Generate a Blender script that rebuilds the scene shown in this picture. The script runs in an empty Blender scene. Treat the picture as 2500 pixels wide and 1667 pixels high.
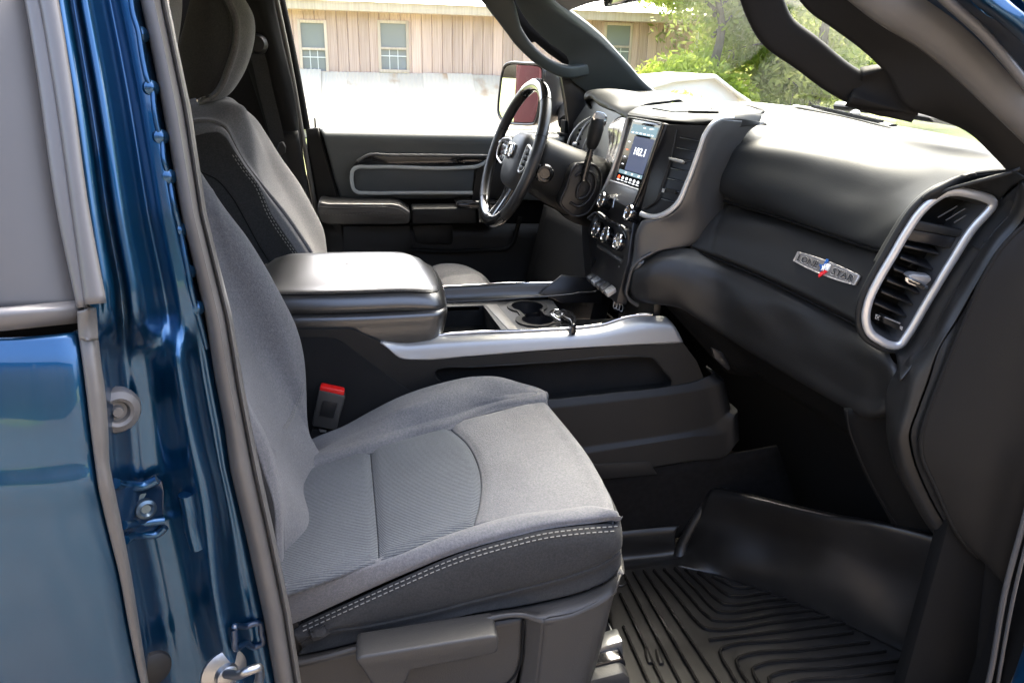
import bpy, bmesh, math, random
import numpy as np
from mathutils import Vector, Matrix
random.seed(7); rng = np.random.default_rng(7)
SC = bpy.context.scene

# ------------------------------------------------------------------ camera
CAM = np.array([0.0, -1.8, 1.75]); F = 1800.0
_a = np.array([903 - 1250, 140 - 833.5, F]); _bx = (-F * F + _a[1] * 408.5) / _a[0]
_b = np.array([_bx, -408.5, F])
_Y = _a / np.linalg.norm(_a); _X = _b / np.linalg.norm(_b); _Z = np.cross(_X, _Y)
R = np.array([_X, _Y, _Z])
cd = bpy.data.cameras.new('camera'); cam = bpy.data.objects.new('camera', cd)
SC.collection.objects.link(cam); SC.camera = cam
cd.sensor_width = 36; cd.lens = F * 36 / 2500; cd.clip_start = 0.02; cd.clip_end = 900
_r, _u, _k = R @ [1, 0, 0], R @ [0, -1, 0], R @ [0, 0, -1]
cam.matrix_world = Matrix([[_r[i], _u[i], _k[i], CAM[i]] for i in range(3)] + [[0, 0, 0, 1]])

# ------------------------------------------------------------------ sky, sun, exposure
SUN_EL, SUN_AZ = 60.0, 64.0           # azimuth of the sun counted from +X towards +Y
w = bpy.data.worlds.new('World'); SC.world = w; w.use_nodes = True
nt = w.node_tree; nt.nodes.clear()
sky = nt.nodes.new('ShaderNodeTexSky'); sky.sky_type = 'NISHITA'; sky.sun_disc = False
sky.sun_elevation = math.radians(SUN_EL); sky.sun_rotation = math.radians(90 - SUN_AZ)
sky.air_density = .8; sky.dust_density = 8.0; sky.ozone_density = .4; sky.altitude = 100
bg = nt.nodes.new('ShaderNodeBackground'); bg.inputs['Strength'].default_value = 0.13
wo = nt.nodes.new('ShaderNodeOutputWorld')
nt.links.new(sky.outputs[0], bg.inputs[0]); nt.links.new(bg.outputs[0], wo.inputs[0])
sd = bpy.data.lights.new('sun', 'SUN'); sun = bpy.data.objects.new('sun', sd); SC.collection.objects.link(sun)
sd.energy = .8; sd.angle = math.radians(50); sd.color = (1.0, 0.95, 0.86)
_e, _z = math.radians(SUN_EL), math.radians(SUN_AZ)
sun.rotation_euler = Vector((math.cos(_e) * math.cos(_z), math.cos(_e) * math.sin(_z), math.sin(_e))).to_track_quat('Z', 'Y').to_euler()
SC.view_settings.view_transform = 'Standard'; SC.view_settings.look = 'None'
SC.view_settings.gamma = 1.0; SC.view_settings.use_curve_mapping = False
SC.view_settings.exposure = 3.6
SC.cycles.use_denoising = True; SC.cycles.max_bounces = 10; SC.cycles.diffuse_bounces = 5
SC.cycles.transparent_max_bounces = 16

# ------------------------------------------------------------------ point helpers
def ray(x, y): return R @ np.array([x - 1250, y - 833.5, F])
def at(x, y, Y=None, X=None, Z=None):
    v = ray(x, y)
    t = (Y - CAM[1]) / v[1] if Y is not None else (X - CAM[0]) / v[0] if X is not None else (Z - CAM[2]) / v[2]
    return CAM + v * t
def atp(x, y, c0, cx=0.0, cy=0.0):
    """meet the plane Z = c0 + cx*X + cy*Y"""
    v = ray(x, y); t = (c0 + cx * CAM[0] + cy * CAM[1] - CAM[2]) / (v[2] - cx * v[0] - cy * v[1])
    return CAM + v * t
def L(pts, Y=None):
    """list of (x, y[, Y]) -> 3-D points; Y scalar or (first, last)"""
    out = []; n = len(pts)
    for i, p in enumerate(pts):
        if len(p) == 3: y = p[2]
        elif isinstance(Y, tuple): y = Y[0] + (Y[1] - Y[0]) * i / max(1, n - 1)
        else: y = Y
        out.append(at(p[0], p[1], Y=y))
    return np.array(out)
def LP(pts, *c): return np.array([atp(x, y, *c) for x, y in pts])
def spline(P, n, closed=False, par=None):
    P = np.array(P, float)
    if closed: P = np.vstack([P, P[:1]])
    if len(P) == 1: return np.repeat(P, n, 0)
    d = np.linalg.norm(np.diff(P, axis=0), axis=1); d[d < 1e-9] = 1e-9
    t = np.concatenate([[0], np.cumsum(d)]) if par is None else np.array(par, float)
    k = len(P); m = np.zeros_like(P); s = np.diff(P, axis=0) / np.diff(t)[:, None]
    h = np.diff(t)
    for i in range(1, k - 1): m[i] = (s[i - 1] * h[i] + s[i] * h[i - 1]) / (h[i] + h[i - 1])
    if closed: m[0] = m[-1] = (s[-1] * h[0] + s[0] * h[-1]) / (h[0] + h[-1])
    else: m[0], m[-1] = s[0], s[-1]
    q = np.linspace(t[0], t[-1], n + 1 if closed else n)
    if closed: q = q[:-1]
    j = np.clip(np.searchsorted(t, q, side='right') - 1, 0, k - 2)
    u = ((q - t[j]) / h[j])[:, None]; hh = h[j][:, None]
    return ((2*u**3 - 3*u**2 + 1) * P[j] + (u**3 - 2*u**2 + u) * hh * m[j] + (-2*u**3 + 3*u**2) * P[j+1] + (u**3 - u**2) * hh * m[j+1])
def poly(P, n):
    P = np.array(P, float); d = np.linalg.norm(np.diff(P, axis=0), axis=1); t = np.concatenate([[0], np.cumsum(d)])
    q = np.linspace(0, t[-1], n); return np.stack([np.interp(q, t, P[:, i]) for i in range(3)], 1)
def grid(rows, nu, nv, lin=False, linu=False):
    A = np.array([(poly if linu else spline)(r, nu) for r in rows])
    k = len(A); par = np.concatenate([[0], np.cumsum([max(1e-4, np.linalg.norm(A[i+1] - A[i], axis=1).mean()) for i in range(k - 1)])])
    if lin:
        q = np.linspace(0, par[-1], nv); out = np.zeros((nv, nu, 3))
        for c in range(nu):
            for i in range(3): out[:, c, i] = np.interp(q, par, A[:, c, i])
        return out
    return np.stack([spline(A[:, c], nv, par=par) for c in range(nu)], 1)
def normals(G):
    du = np.gradient(G, axis=1); dv = np.gradient(G, axis=0); n = np.cross(du, dv)
    n /= np.linalg.norm(n, axis=2, keepdims=True) + 1e-12
    if ((CAM - G) * n).sum(2).mean() < 0: n = -n
    return n
def tuck(G, edges, depth=0.006, wd=0.012):
    n = normals(G); f = np.zeros(G.shape[:2])
    for e in edges:
        if e in 'uU':
            B = G[:, 0] if e == 'u' else G[:, -1]; d = np.linalg.norm(G - B[:, None], axis=2)
        else:
            B = G[0] if e == 'v' else G[-1]; d = np.linalg.norm(G - B[None], axis=2)
        f = np.maximum(f, np.exp(-(d / wd) ** 2))
    return G - n * (f * depth)[..., None]
def groove(G, curve, depth=0.004, wd=0.006):
    n = normals(G); c = spline(curve, 120); sh = G.shape
    P = G.reshape(-1, 3); d = np.full(len(P), 9.0)
    for q in c: d = np.minimum(d, np.linalg.norm(P - q, axis=1))
    return G - n * (np.exp(-(d / wd) ** 2) * depth).reshape(sh[:2])[..., None]

# ------------------------------------------------------------------ object helpers
COL = SC.collection
def rootloc(o):
    v = np.zeros(3)
    while o is not None: v = v + np.array(o.location); o = o.parent
    return v
def thing(name, label, cat, loc=(0, 0, 0), group=None):
    o = bpy.data.objects.new(name, None); COL.objects.link(o); o.location = loc; o.empty_display_size = .05
    return tag(o, label, cat, group)
def tag(o, label=None, cat=None, group=None, kind=None):
    for k, v in (('label', label), ('category', cat), ('group', group), ('kind', kind)):
        if v: o[k] = v
    return o
def mk(name, verts, faces, mat, parent=None, angle=40, bev=0, seg=2, solid=0, label=None):
    off = rootloc(parent)
    me = bpy.data.meshes.new(name); me.from_pydata([tuple(np.array(v) - off) for v in verts], [], [tuple(f) for f in faces])
    me.update()
    bm = bmesh.new(); bm.from_mesh(me)
    if bev:
        es = [e for e in bm.edges if len(e.link_faces) == 2 and e.calc_face_angle(0) > math.radians(25)]
        bmesh.ops.bevel(bm, geom=es, offset=bev, segments=seg, affect='EDGES', clamp_overlap=True, profile=.5)
    bm.to_mesh(me); bm.free()
    me.polygons.foreach_set('use_smooth', [True] * len(me.polygons))
    me.set_sharp_from_angle(angle=math.radians(angle))
    if mat: me.materials.append(mat)
    o = bpy.data.objects.new(name, me); COL.objects.link(o); o.parent = parent
    if label: o['label'] = label
    if solid:
        m = o.modifiers.new('thickness', 'SOLIDIFY'); m.thickness = solid; m.offset = -1
    return o
def gmesh(name, G, mat, parent=None, solid=0.004, closed=False, angle=60, label=None):
    nv, nu = G.shape[:2]; fs = []
    for i in range(nv - 1):
        for j in range(nu if closed else nu - 1):
            k = (j + 1) % nu; fs.append((i * nu + j, i * nu + k, (i + 1) * nu + k, (i + 1) * nu + j))
    c = G[nv // 2]; du = G[nv // 2, min(nu - 1, nu // 2 + 1)] - G[nv // 2, nu // 2]; dv = G[min(nv - 1, nv // 2 + 1), nu // 2] - G[nv // 2, nu // 2]
    if not closed and (np.cross(du, dv) * (CAM - G[nv // 2, nu // 2])).sum() < 0: fs = [f[::-1] for f in fs]
    return mk(name, G.reshape(-1, 3), fs, mat, parent, angle, solid=solid, label=label)
def patch(name, rows, mat, parent=None, nu=40, nv=24, solid=0.004, lin=False, linu=False, label=None, angle=60):
    return gmesh(name, grid(rows, nu, nv, lin, linu), mat, parent, solid, angle=angle, label=label)
def prism(name, P, vec, mat, parent=None, bev=0.003, seg=2, label=None, angle=40):
    """closed outline P (3-D) extruded along vec"""
    P = np.array(P, float); n = len(P); vec = np.array(vec, float)
    V = np.vstack([P, P + vec]); fs = [tuple(range(n)), tuple(range(2 * n - 1, n - 1, -1))]
    nn = np.zeros(3)
    for i in range(n): nn += np.cross(P[i], P[(i + 1) % n])
    for i in range(n): fs.append((i, i + n, (i + 1) % n + n, (i + 1) % n))
    if nn @ vec > 0: fs = [f[::-1] for f in fs]
    return mk(name, V, fs, mat, parent, angle, bev, seg, label=label)
def yprism(name, pts, Y0, Y1, mat, parent=None, bev=0.003, seg=2, smooth=0, label=None):
    P = L(pts, Y0)
    if smooth: P = spline(P, smooth, closed=True)
    return prism(name, P, (0, Y1 - Y0, 0), mat, parent, bev, seg, label=label)
def box(name, lo, hi, mat, parent=None, bev=0.003, label=None):
    lo, hi = np.array(lo, float), np.array(hi, float)
    P = [(lo[0], lo[1], lo[2]), (hi[0], lo[1], lo[2]), (hi[0], lo[1], hi[2]), (lo[0], lo[1], hi[2])]
    return prism(name, P, (0, hi[1] - lo[1], 0), mat, parent, bev, label=label)
def frames(P, closed, up):
    T = np.gradient(P, axis=0)
    if closed: T = np.roll(P, -1, 0) - np.roll(P, 1, 0)
    T /= np.linalg.norm(T, axis=1, keepdims=True) + 1e-12
    up = np.array(up, float); B = np.cross(T, up); B /= np.linalg.norm(B, axis=1, keepdims=True) + 1e-12
    N = np.cross(B, T); return T, B, N
def sweep_data(P, closed, up, wd, ht, ns=10, square=False):
    """wd across (T x up), ht along up; scalars or per-point lists"""
    n = len(P); wd = np.broadcast_to(np.interp(np.linspace(0, 1, n), np.linspace(0, 1, len(np.atleast_1d(wd))), np.atleast_1d(wd)), (n,))
    ht = np.broadcast_to(np.interp(np.linspace(0, 1, n), np.linspace(0, 1, len(np.atleast_1d(ht))), np.atleast_1d(ht)), (n,))
    _, B, N = frames(P, closed, up); a = np.linspace(0, 2 * np.pi, ns, endpoint=False)
    ca, sa = np.cos(a), np.sin(a)
    if square: ca, sa = np.sign(ca) * np.abs(ca) ** .45, np.sign(sa) * np.abs(sa) ** .45
    V = P[:, None] + B[:, None] * (ca[None, :, None] * wd[:, None, None] / 2) + N[:, None] * (sa[None, :, None] * ht[:, None, None] / 2)
    fs = []
    for i in range(n if closed else n - 1):
        for j in range(ns):
            k, l = (i + 1) % n, (j + 1) % ns
            fs.append((i * ns + j, i * ns + l, k * ns + l, k * ns + j))
    if not closed: fs += [tuple(range(ns - 1, -1, -1)), tuple((n - 1) * ns + j for j in range(ns))]
    return V.reshape(-1, 3), fs
def sweep(name, P, wd, ht, mat, parent=None, closed=False, up=(0, 0, 1), n=40, ns=10, square=False, lin=False, label=None, angle=60):
    Q = poly(P, n) if lin else spline(P, n, closed)
    V, f = sweep_data(Q, closed, up, wd, ht, ns, square)
    return mk(name, V, f, mat, parent, angle, label=label)
def tube(name, P, r, mat, parent=None, closed=False, n=40, ns=8, up=(0.13, 0.31, 0.94), lin=False, label=None):
    return sweep(name, P, 2 * r, 2 * r, mat, parent, closed, up, n, ns, lin=lin, label=label)
def lathe(name, p0, p1, prof, mat, parent=None, ns=28, label=None, angle=35):
    """profile (distance along the axis, radius) turned round p0 -> p1"""
    p0, p1 = np.array(p0, float), np.array(p1, float); ax = (p1 - p0) / np.linalg.norm(p1 - p0)
    t = np.array([0, 0, 1.]) if abs(ax[2]) < .9 else np.array([1., 0, 0])
    b = np.cross(ax, t); b /= np.linalg.norm(b); c = np.cross(ax, b); V = []; fs = []
    for s, r in prof:
        for k in range(ns):
            a = 2 * math.pi * k / ns; V.append(p0 + ax * s + r * (b * math.cos(a) + c * math.sin(a)))
    for i in range(len(prof) - 1):
        for k in range(ns):
            l = (k + 1) % ns; fs.append((i * ns + k, i * ns + l, (i + 1) * ns + l, (i + 1) * ns + k))
    fs += [tuple(range(ns)), tuple(range(len(prof) * ns - 1, (len(prof) - 1) * ns - 1, -1))]
    o = mk(name, V, fs, mat, parent, angle, label=label)
    bm = bmesh.new(); bm.from_mesh(o.data); bmesh.ops.recalc_face_normals(bm, faces=bm.faces); bm.to_mesh(o.data); bm.free()
    return o
def stitches(name, curve, mat, parent, ln=0.0055, gap=0.0035, r=0.0009, lift=None):
    c = spline(curve, 600); s = np.concatenate([[0], np.cumsum(np.linalg.norm(np.diff(c, axis=0), axis=1))])
    V, fs = [], []; q = 0.0; lift = np.array([0, -.001, .001]) if lift is None else np.array(lift)
    while q + ln < s[-1]:
        a = np.array([np.interp(q, s, c[:, i]) for i in range(3)]) + lift; b = np.array([np.interp(q + ln, s, c[:, i]) for i in range(3)]) + lift
        v, f = sweep_data(np.array([a, (a + b) / 2 + lift * .3, b]), False, (.1, .3, .94), 2 * r, 2 * r, 5)
        k = len(V); V += list(v); fs += [tuple(i + k for i in g) for g in f]; q += ln + gap
    o = mk(name, V, fs, mat, parent); o['kind'] = 'stuff'; return o
def text(name, s, origin, xend, yend, mat, parent, depth=0.0006, stretch=True):
    """flat print: fills the parallelogram origin -> xend (width), origin -> yend (height)"""
    cu = bpy.data.curves.new(name, 'FONT'); cu.body = s; cu.size = 1; cu.extrude = 0; cu.resolution_u = 2
    o = bpy.data.objects.new(name, cu); COL.objects.link(o); bpy.context.view_layer.update()
    dx, dy = max(o.dimensions.x, 1e-3), max(o.dimensions.y, 1e-3)
    dg = bpy.context.evaluated_depsgraph_get(); me = bpy.data.meshes.new_from_object(o.evaluated_get(dg))
    bpy.data.objects.remove(o); bpy.data.curves.remove(cu)
    V = np.array([v.co for v in me.vertices]); V = V - V.min(0)
    og, xe, ye = (np.array(a, float) for a in (origin, xend, yend)); ex, ey = (xe - og) / dx, (ye - og) / dy
    n = np.cross(ex, ey); n /= np.linalg.norm(n)
    if n @ (CAM - og) < 0: n = -n
    W = og + V[:, :1] * ex + V[:, 1:2] * ey; fs = [tuple(p.vertices) for p in me.polygons]; k = len(W)
    ec = {}
    for f in fs:
        for a, b in zip(f, f[1:] + f[:1]): ec[(a, b)] = 1
    side = [(a, b, b + k, a + k) for (a, b) in ec if (b, a) not in ec]
    me2 = mk(name, np.vstack([W + n * depth, W]), fs + side, mat, parent, 30)
    bpy.data.meshes.remove(me); return me2

# ------------------------------------------------------------------ materials
def nodes(m): return m.node_tree.nodes, m.node_tree.links
def pmat(name, col, rough=.5, metal=0, coat=0, spec=.5, bump=None, var=None, sheen=0, coatr=.03, wave=None, rvar=0, mottle=0):
    """bump = (type, scale, strength, distance); var = (scale, amount, second colour)"""
    m = bpy.data.materials.new(name); m.use_nodes = True; N, K = nodes(m); b = N['Principled BSDF']
    b.inputs['Base Color'].default_value = (*col, 1); b.inputs['Roughness'].default_value = rough
    b.inputs['Metallic'].default_value = metal; b.inputs['Coat Weight'].default_value = coat; b.inputs['Coat Roughness'].default_value = coatr
    b.inputs['Specular IOR Level'].default_value = spec; b.inputs['Sheen Weight'].default_value = sheen; b.inputs['Sheen Roughness'].default_value = .4
    tc = N.new('ShaderNodeTexCoord')
    if var:
        nz = N.new('ShaderNodeTexNoise'); nz.inputs['Scale'].default_value = var[0]; nz.inputs['Detail'].default_value = 6
        K.new(tc.outputs['Object'], nz.inputs['Vector'])
        mx = N.new('ShaderNodeMix'); mx.data_type = 'RGBA'; mx.inputs['A'].default_value = (*col, 1); mx.inputs['B'].default_value = (*var[2], 1)
        mr = N.new('ShaderNodeMapRange'); mr.inputs['From Min'].default_value = .35; mr.inputs['From Max'].default_value = .7; mr.inputs['To Max'].default_value = var[1]
        K.new(nz.outputs['Fac'], mr.inputs['Value']); K.new(mr.outputs[0], mx.inputs['Factor']); K.new(mx.outputs['Result'], b.inputs['Base Color'])
    if mottle and var:
        n3 = N.new('ShaderNodeTexNoise'); n3.inputs['Scale'].default_value = 9; n3.inputs['Detail'].default_value = 4; K.new(tc.outputs['Object'], n3.inputs['Vector'])
        r3_ = N.new('ShaderNodeMapRange'); r3_.inputs['From Min'].default_value = .3; r3_.inputs['From Max'].default_value = .7; r3_.inputs['To Min'].default_value = 1 - mottle; r3_.inputs['To Max'].default_value = 1 + mottle
        h3 = N.new('ShaderNodeHueSaturation'); K.new(n3.outputs['Fac'], r3_.inputs['Value']); K.new(r3_.outputs[0], h3.inputs['Value']); K.new(mx.outputs['Result'], h3.inputs['Color']); K.new(h3.outputs[0], b.inputs['Base Color'])
    if rvar:
        n2 = N.new('ShaderNodeTexNoise'); n2.inputs['Scale'].default_value = 9; n2.inputs['Detail'].default_value = 5; K.new(tc.outputs['Object'], n2.inputs['Vector'])
        r2 = N.new('ShaderNodeMapRange'); r2.inputs['To Min'].default_value = rough - rvar; r2.inputs['To Max'].default_value = rough + rvar
        K.new(n2.outputs['Fac'], r2.inputs['Value']); K.new(r2.outputs[0], b.inputs['Roughness'])
    if bump:
        if bump[0] == 'voronoi':
            t = N.new('ShaderNodeTexVoronoi'); t.feature = 'SMOOTH_F1'; out = t.outputs['Distance']
        elif bump[0] == 'noise':
            t = N.new('ShaderNodeTexNoise'); t.inputs['Detail'].default_value = 4; out = t.outputs['Fac']
        else:
            t = N.new('ShaderNodeTexWave'); t.inputs['Distortion'].default_value = .6; t.inputs['Detail'].default_value = 1; t.bands_direction = wave or 'Y'; out = t.outputs['Fac']
        t.inputs['Scale'].default_value = bump[1]; K.new(tc.outputs['Object'], t.inputs['Vector'])
        bp = N.new('ShaderNodeBump'); bp.inputs['Strength'].default_value = bump[2]; bp.inputs['Distance'].default_value = bump[3]
        K.new(out, bp.inputs['Height']); K.new(bp.outputs[0], b.inputs['Normal'])
    return m
GRAIN = ('voronoi', 250, .7, .0003)
M = {}
M['plastic'] = pmat('dark_plastic', (.009, .009, .0088), .52, spec=.35, bump=('voronoi', 420, .5, .00016), rvar=.05)
M['pad'] = pmat('soft_dash_skin', (.010, .0108, .0112), .52, spec=.32, bump=('voronoi', 420, .5, .00016), rvar=.04)
M['leather'] = pmat('black_leather', (.012, .0112, .0105), .40, spec=.8, bump=GRAIN, rvar=.05)
M['vinyl'] = pmat('armrest_vinyl', (.014, .013, .012), .34, spec=.9, bump=('voronoi', 300, .5, .00022), rvar=.05, coat=1.0, coatr=.30)
M['skin'] = pmat('moulded_dash_skin', (.010, .0096, .009), .46, spec=.5, bump=('voronoi', 420, .5, .00016), rvar=.04)
M['gloss'] = pmat('gloss_black', (.006, .006, .007), .12, coat=.5)
M['satin'] = pmat('satin_black', (.010, .010, .011), .32)
M['black'] = pmat('matte_black', (.004, .004, .004), .8, spec=.2)
M['carpet'] = pmat('carpet', (.010, .009, .008), 1.0, spec=.1, bump=('noise', 900, .8, .003), var=(60, .6, (.017, .015, .014)))
M['carpanel'] = pmat('console_carpet', (.010, .010, .010), .95, spec=.2, bump=('noise', 800, .5, .002), var=(14, .6, (.016, .015, .014)))
M['fabric'] = pmat('grey_seat_fabric', (.112, .114, .116), .95, spec=.2, sheen=.15, bump=('noise', 520, .8, .0018), var=(260, .8, (.178, .170, .173)), mottle=.08)
M['insert'] = pmat('ribbed_seat_fabric', (.080, .085, .091), .95, spec=.2, sheen=.12, bump=('wave', 70, .9, .0016), wave='Y', var=(300, .7, (.118, .124, .131)), mottle=.08)
M['fabdark'] = pmat('charcoal_seat_fabric', (.026, .0255, .0245), .95, spec=.2, sheen=.05, bump=('noise', 700, .5, .0016), var=(300, .7, (.044, .043, .041)), mottle=.08)
M['thread'] = pmat('pale_thread', (.20, .195, .175), .9)
M['seat_plastic'] = pmat('seat_shell_plastic', (.030, .0285, .026), .5, bump=('voronoi', 420, .7, .0004), rvar=.04)
M['silver'] = pmat('silver_paint', (.34, .34, .335), .40, metal=.6, rvar=.04)
M['bezel'] = pmat('bright_silver_paint', (.62, .62, .61), .30, metal=.6)
M['cheek'] = pmat('grey_satin_paint', (.085, .085, .085), .36, metal=.6, rvar=.03)
M['chrome'] = pmat('chrome', (.8, .8, .8), .07, metal=1)
M['steel'] = pmat('zinc_steel', (.36, .37, .375), .34, metal=1, bump=('noise', 60, .2, .002))
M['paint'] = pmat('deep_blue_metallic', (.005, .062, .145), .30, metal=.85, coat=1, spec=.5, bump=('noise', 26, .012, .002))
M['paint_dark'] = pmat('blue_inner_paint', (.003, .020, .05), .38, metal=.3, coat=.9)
M['seal'] = pmat('door_seal_rubber', (.085, .08, .074), .38, spec=.5, var=(16, .5, (.11, .105, .098)), bump=('noise', 30, .15, .004))
M['trim'] = pmat('window_trim_black', (.10, .097, .095), .33, spec=.6, rvar=.05)
M['rubber'] = pmat('floor_liner_rubber', (.010, .0088, .0075), .36, spec=.5, bump=('noise', 420, .4, .0003), rvar=.10, var=(14, .7, (.020, .0175, .0145)))
M['rib'] = pmat('liner_rib_rubber', (.010, .0088, .0075), .22, spec=.6, rvar=.05)
M['red'] = pmat('red_plastic', (.65, .012, .010), .35)
M['screen'] = pmat('screen_glass', (.004, .004, .006), .06, coat=.6)
M['pillar'] = pmat('pillar_trim_dark', (.007, .0067, .0063), .7, spec=.2, bump=('voronoi', 420, .5, .0002))
M['far'] = pmat('pillar_trim_lit', (.045, .052, .050), .5, bump=('voronoi', 420, .5, .00016))  # far pillar's trim, colour lightened for the light falling on it
def emit(name, col, s):
    m = bpy.data.materials.new(name); m.use_nodes = True; N, K = nodes(m); b = N['Principled BSDF']
    b.inputs['Base Color'].default_value = (0, 0, 0, 1); b.inputs['Emission Color'].default_value = (*col, 1); b.inputs['Emission Strength'].default_value = s
    return m
M['lit'] = emit('screen_lit_white', (.9, .95, 1), .35); M['litdim'] = emit('screen_lit_panel', (.10, .16, .19), .22); M['litred'] = emit('red_indicator', (1, .08, .02), .6)
M['litnavy'] = emit('screen_lit_navy', (.03, .04, .08), .2)
def glass(name, tint=(1, 1, 1), ior=1.45, refl=1.0):
    m = bpy.data.materials.new(name); m.use_nodes = True; N, K = nodes(m); N.remove(N['Principled BSDF']); out = N['Material Output']
    t = N.new('ShaderNodeBsdfTransparent'); t.inputs[0].default_value = (*tint, 1)
    g = N.new('ShaderNodeBsdfGlossy'); g.inputs['Roughness'].default_value = .0; g.inputs[0].default_value = (refl, refl, refl, 1)
    f = N.new('ShaderNodeFresnel'); f.inputs[0].default_value = ior; x = N.new('ShaderNodeMixShader')
    K.new(f.outputs[0], x.inputs[0]); K.new(t.outputs[0], x.inputs[1]); K.new(g.outputs[0], x.inputs[2]); K.new(x.outputs[0], out.inputs[0])
    return m
M['glass'] = glass('clear_window_glass', (.93, .97, .94)); M['windscreen'] = glass('windscreen_glass', (.90, .95, .89), 1.17)
M['privacy'] = pmat('privacy_glass', (.075, .072, .070), .45, spec=.5, coat=.15, coatr=.3, var=(.8, .4, (.085, .082, .08)))  # base grey raised to stand in for the hazy sky reflection
M['mirror'] = pmat('mirror_glass', (.86, .87, .88), .01, metal=1)


# ================================================================== the cab shell of the truck
cab = thing('truck_cab', 'dark blue crew cab body shell with its front passenger doorway open', 'truck cab', (0.2, 0, .5))
# --- jamb of the near door post: one pressed blue sheet, fluted, running down beside the seal
JO = [(128, -60), (137, 0), (163, 160), (190, 330), (213, 522), (236, 660), (255, 760), (240, 812), (247, 880), (262, 989), (268, 1145), (288, 1250), (312, 1352), (340, 1500), (362, 1667), (380, 1760)]
JI = [(330, -60), (342, 0), (369, 123), (390, 227), (415, 367), (442, 522), (475, 662), (502, 779), (525, 922), (549, 1044), (562, 1145), (602, 1312), (642, 1495), (672, 1667), (690, 1760)]
def pxcurve(pts, ys):
    p = np.array(pts, float); return np.interp(ys, p[:, 1], p[:, 0])
ys = np.linspace(-60, 1760, 92); xo, xi = pxcurve(JO, ys), pxcurve(JI, ys)
xo = np.convolve(np.pad(xo, 4, mode='edge'), np.ones(9) / 9, 'valid') - 14
# flute profile across the jamb: (fraction from outer edge to seal, depth towards the cab in metres)
FL = [(-.05, .0), (.05, .0), (.10, -.006), (.17, -.006), (.205, .004), (.235, .030), (.27, .032), (.30, .004), (.34, -.010), (.41, -.014), (.47, -.008),
      (.53, .012), (.60, .030), (.67, .034), (.72, .022), (.78, .008), (.84, .002), (.90, -.004), (.95, -.002), (1.0, .012), (1.06, .03)]
FLB = [(-.05, .0), (.05, .012), (.10, .035), (.17, .05), (.205, .055), (.235, .056), (.27, .055), (.30, .052), (.34, .050), (.41, .046), (.47, .040),
       (.53, .030), (.60, .014), (.67, -.006), (.72, -.012), (.78, -.006), (.84, .010), (.90, .018), (.95, .010), (1.0, .014), (1.06, .03)]
ff = np.linspace(-.05, 1.06, 90)
fa = np.interp(ff, *zip(*FL)); fb = np.interp(ff, *zip(*FLB)); ker = np.hanning(7); ker /= ker.sum()
fa = np.convolve(np.pad(fa, 3, mode='edge'), ker, 'valid'); fb = np.convolve(np.pad(fb, 3, mode='edge'), ker, 'valid')
G = np.zeros((90, len(ys), 3))
for j, y in enumerate(ys):
    t = min(1, max(0, (y - 760) / 120.)); t = t * t * (3 - 2 * t)
    Yo = np.interp(y, [-60, 700, 1145, 1760], [-.86, -.94, -.955, -.945]); Yi = np.interp(y, [-60, 522, 1145, 1760], [-.775, -.835, -.855, -.855])
    for i, f in enumerate(ff):
        g = f
        if y > 1000: g = f + .05 * math.sin((y - 1000) / 330 * math.pi) * math.exp(-((f - .75) / .16) ** 2) * min(1, (y - 1000) / 150)
        G[i, j] = at(xo[j] + (xi[j] - xo[j]) * g, y, Y=Yo + (Yi - Yo) * f + (fa[i] * (1 - t) + fb[i] * t))
jamb = gmesh('door_jamb', G, M['paint'], cab, solid=.004, label='fluted blue door post beside the rear door')
def jp(x, y, d=0.0):
    """a point on the jamb sheet under picture point (x, y), d metres nearer the camera"""
    j = int(np.argmin(abs(ys - y))); f = (x - xo[j]) / (xi[j] - xo[j]); i = int(np.argmin(abs(ff - f)))
    P = G[i, j]; q = at(x, y, Y=P[1]); return q - (q - CAM) / np.linalg.norm(q - CAM) * d
dj = (CAM - jp(300, 1200)); dj /= np.linalg.norm(dj); ax = np.array([.55, -.83, .1]); ax /= np.linalg.norm(ax)
# rubber bump stop
q = jp(283, 1002, .004); lathe('bump_stop', q - ax * .006, q + ax * .02, [(0, .030), (.006, .030), (.014, .026), (.018, .018), (.016, .014), (.010, .012), (.010, .008), (.016, .006), (.016, .0001)], M['seal'], jamb)
M['steel_dark'] = pmat('painted_bolt_steel', (.10, .14, .17), .3, metal=.8)
# hinge: plate with two turned edges, bolt and washer
hp = [jp(*p, .012) for p in ((268, 1190), (352, 1186), (396, 1172), (402, 1200), (400, 1262), (404, 1275), (396, 1296), (365, 1302), (320, 1308), (300, 1330), (284, 1300))]
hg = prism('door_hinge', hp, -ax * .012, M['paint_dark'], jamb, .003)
for pts, r in ((((280, 1180), (315, 1186), (352, 1185), (384, 1170)), .007), (((300, 1282), (345, 1276), (400, 1270)), .006), (((305, 1318), (345, 1305), (385, 1302), (403, 1285)), .006)):
    tube('hinge_flange', [jp(*p, .018) for p in pts], r, M['paint'], jamb, n=20)
q = jp(350, 1236, .014); lathe('hinge_bolt', q, q + ax * .03, [(0, .020), (.004, .020), (.005, .014), (.013, .013), (.015, .009), (.011, .006), (.011, .0001)], M['steel_dark'], jamb, ns=6 * 4)
tube('pressed_rib', [jp(*p, .004) for p in ((455, 1205), (462, 1240), (470, 1290), (482, 1335))], .011, M['paint'], jamb, n=20)
for y, x in ((85, 347), (215, 371), (335, 395), (432, 415), (562, 441), (664, 462), (752, 484)):
    q = jp(x, y, .002); lathe('spot_weld', q - ax * .004, q + ax * .006, [(0, .010), (.004, .009), (.007, .005), (.008, .0001)], M['paint'], jamb, ns=14)
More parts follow.
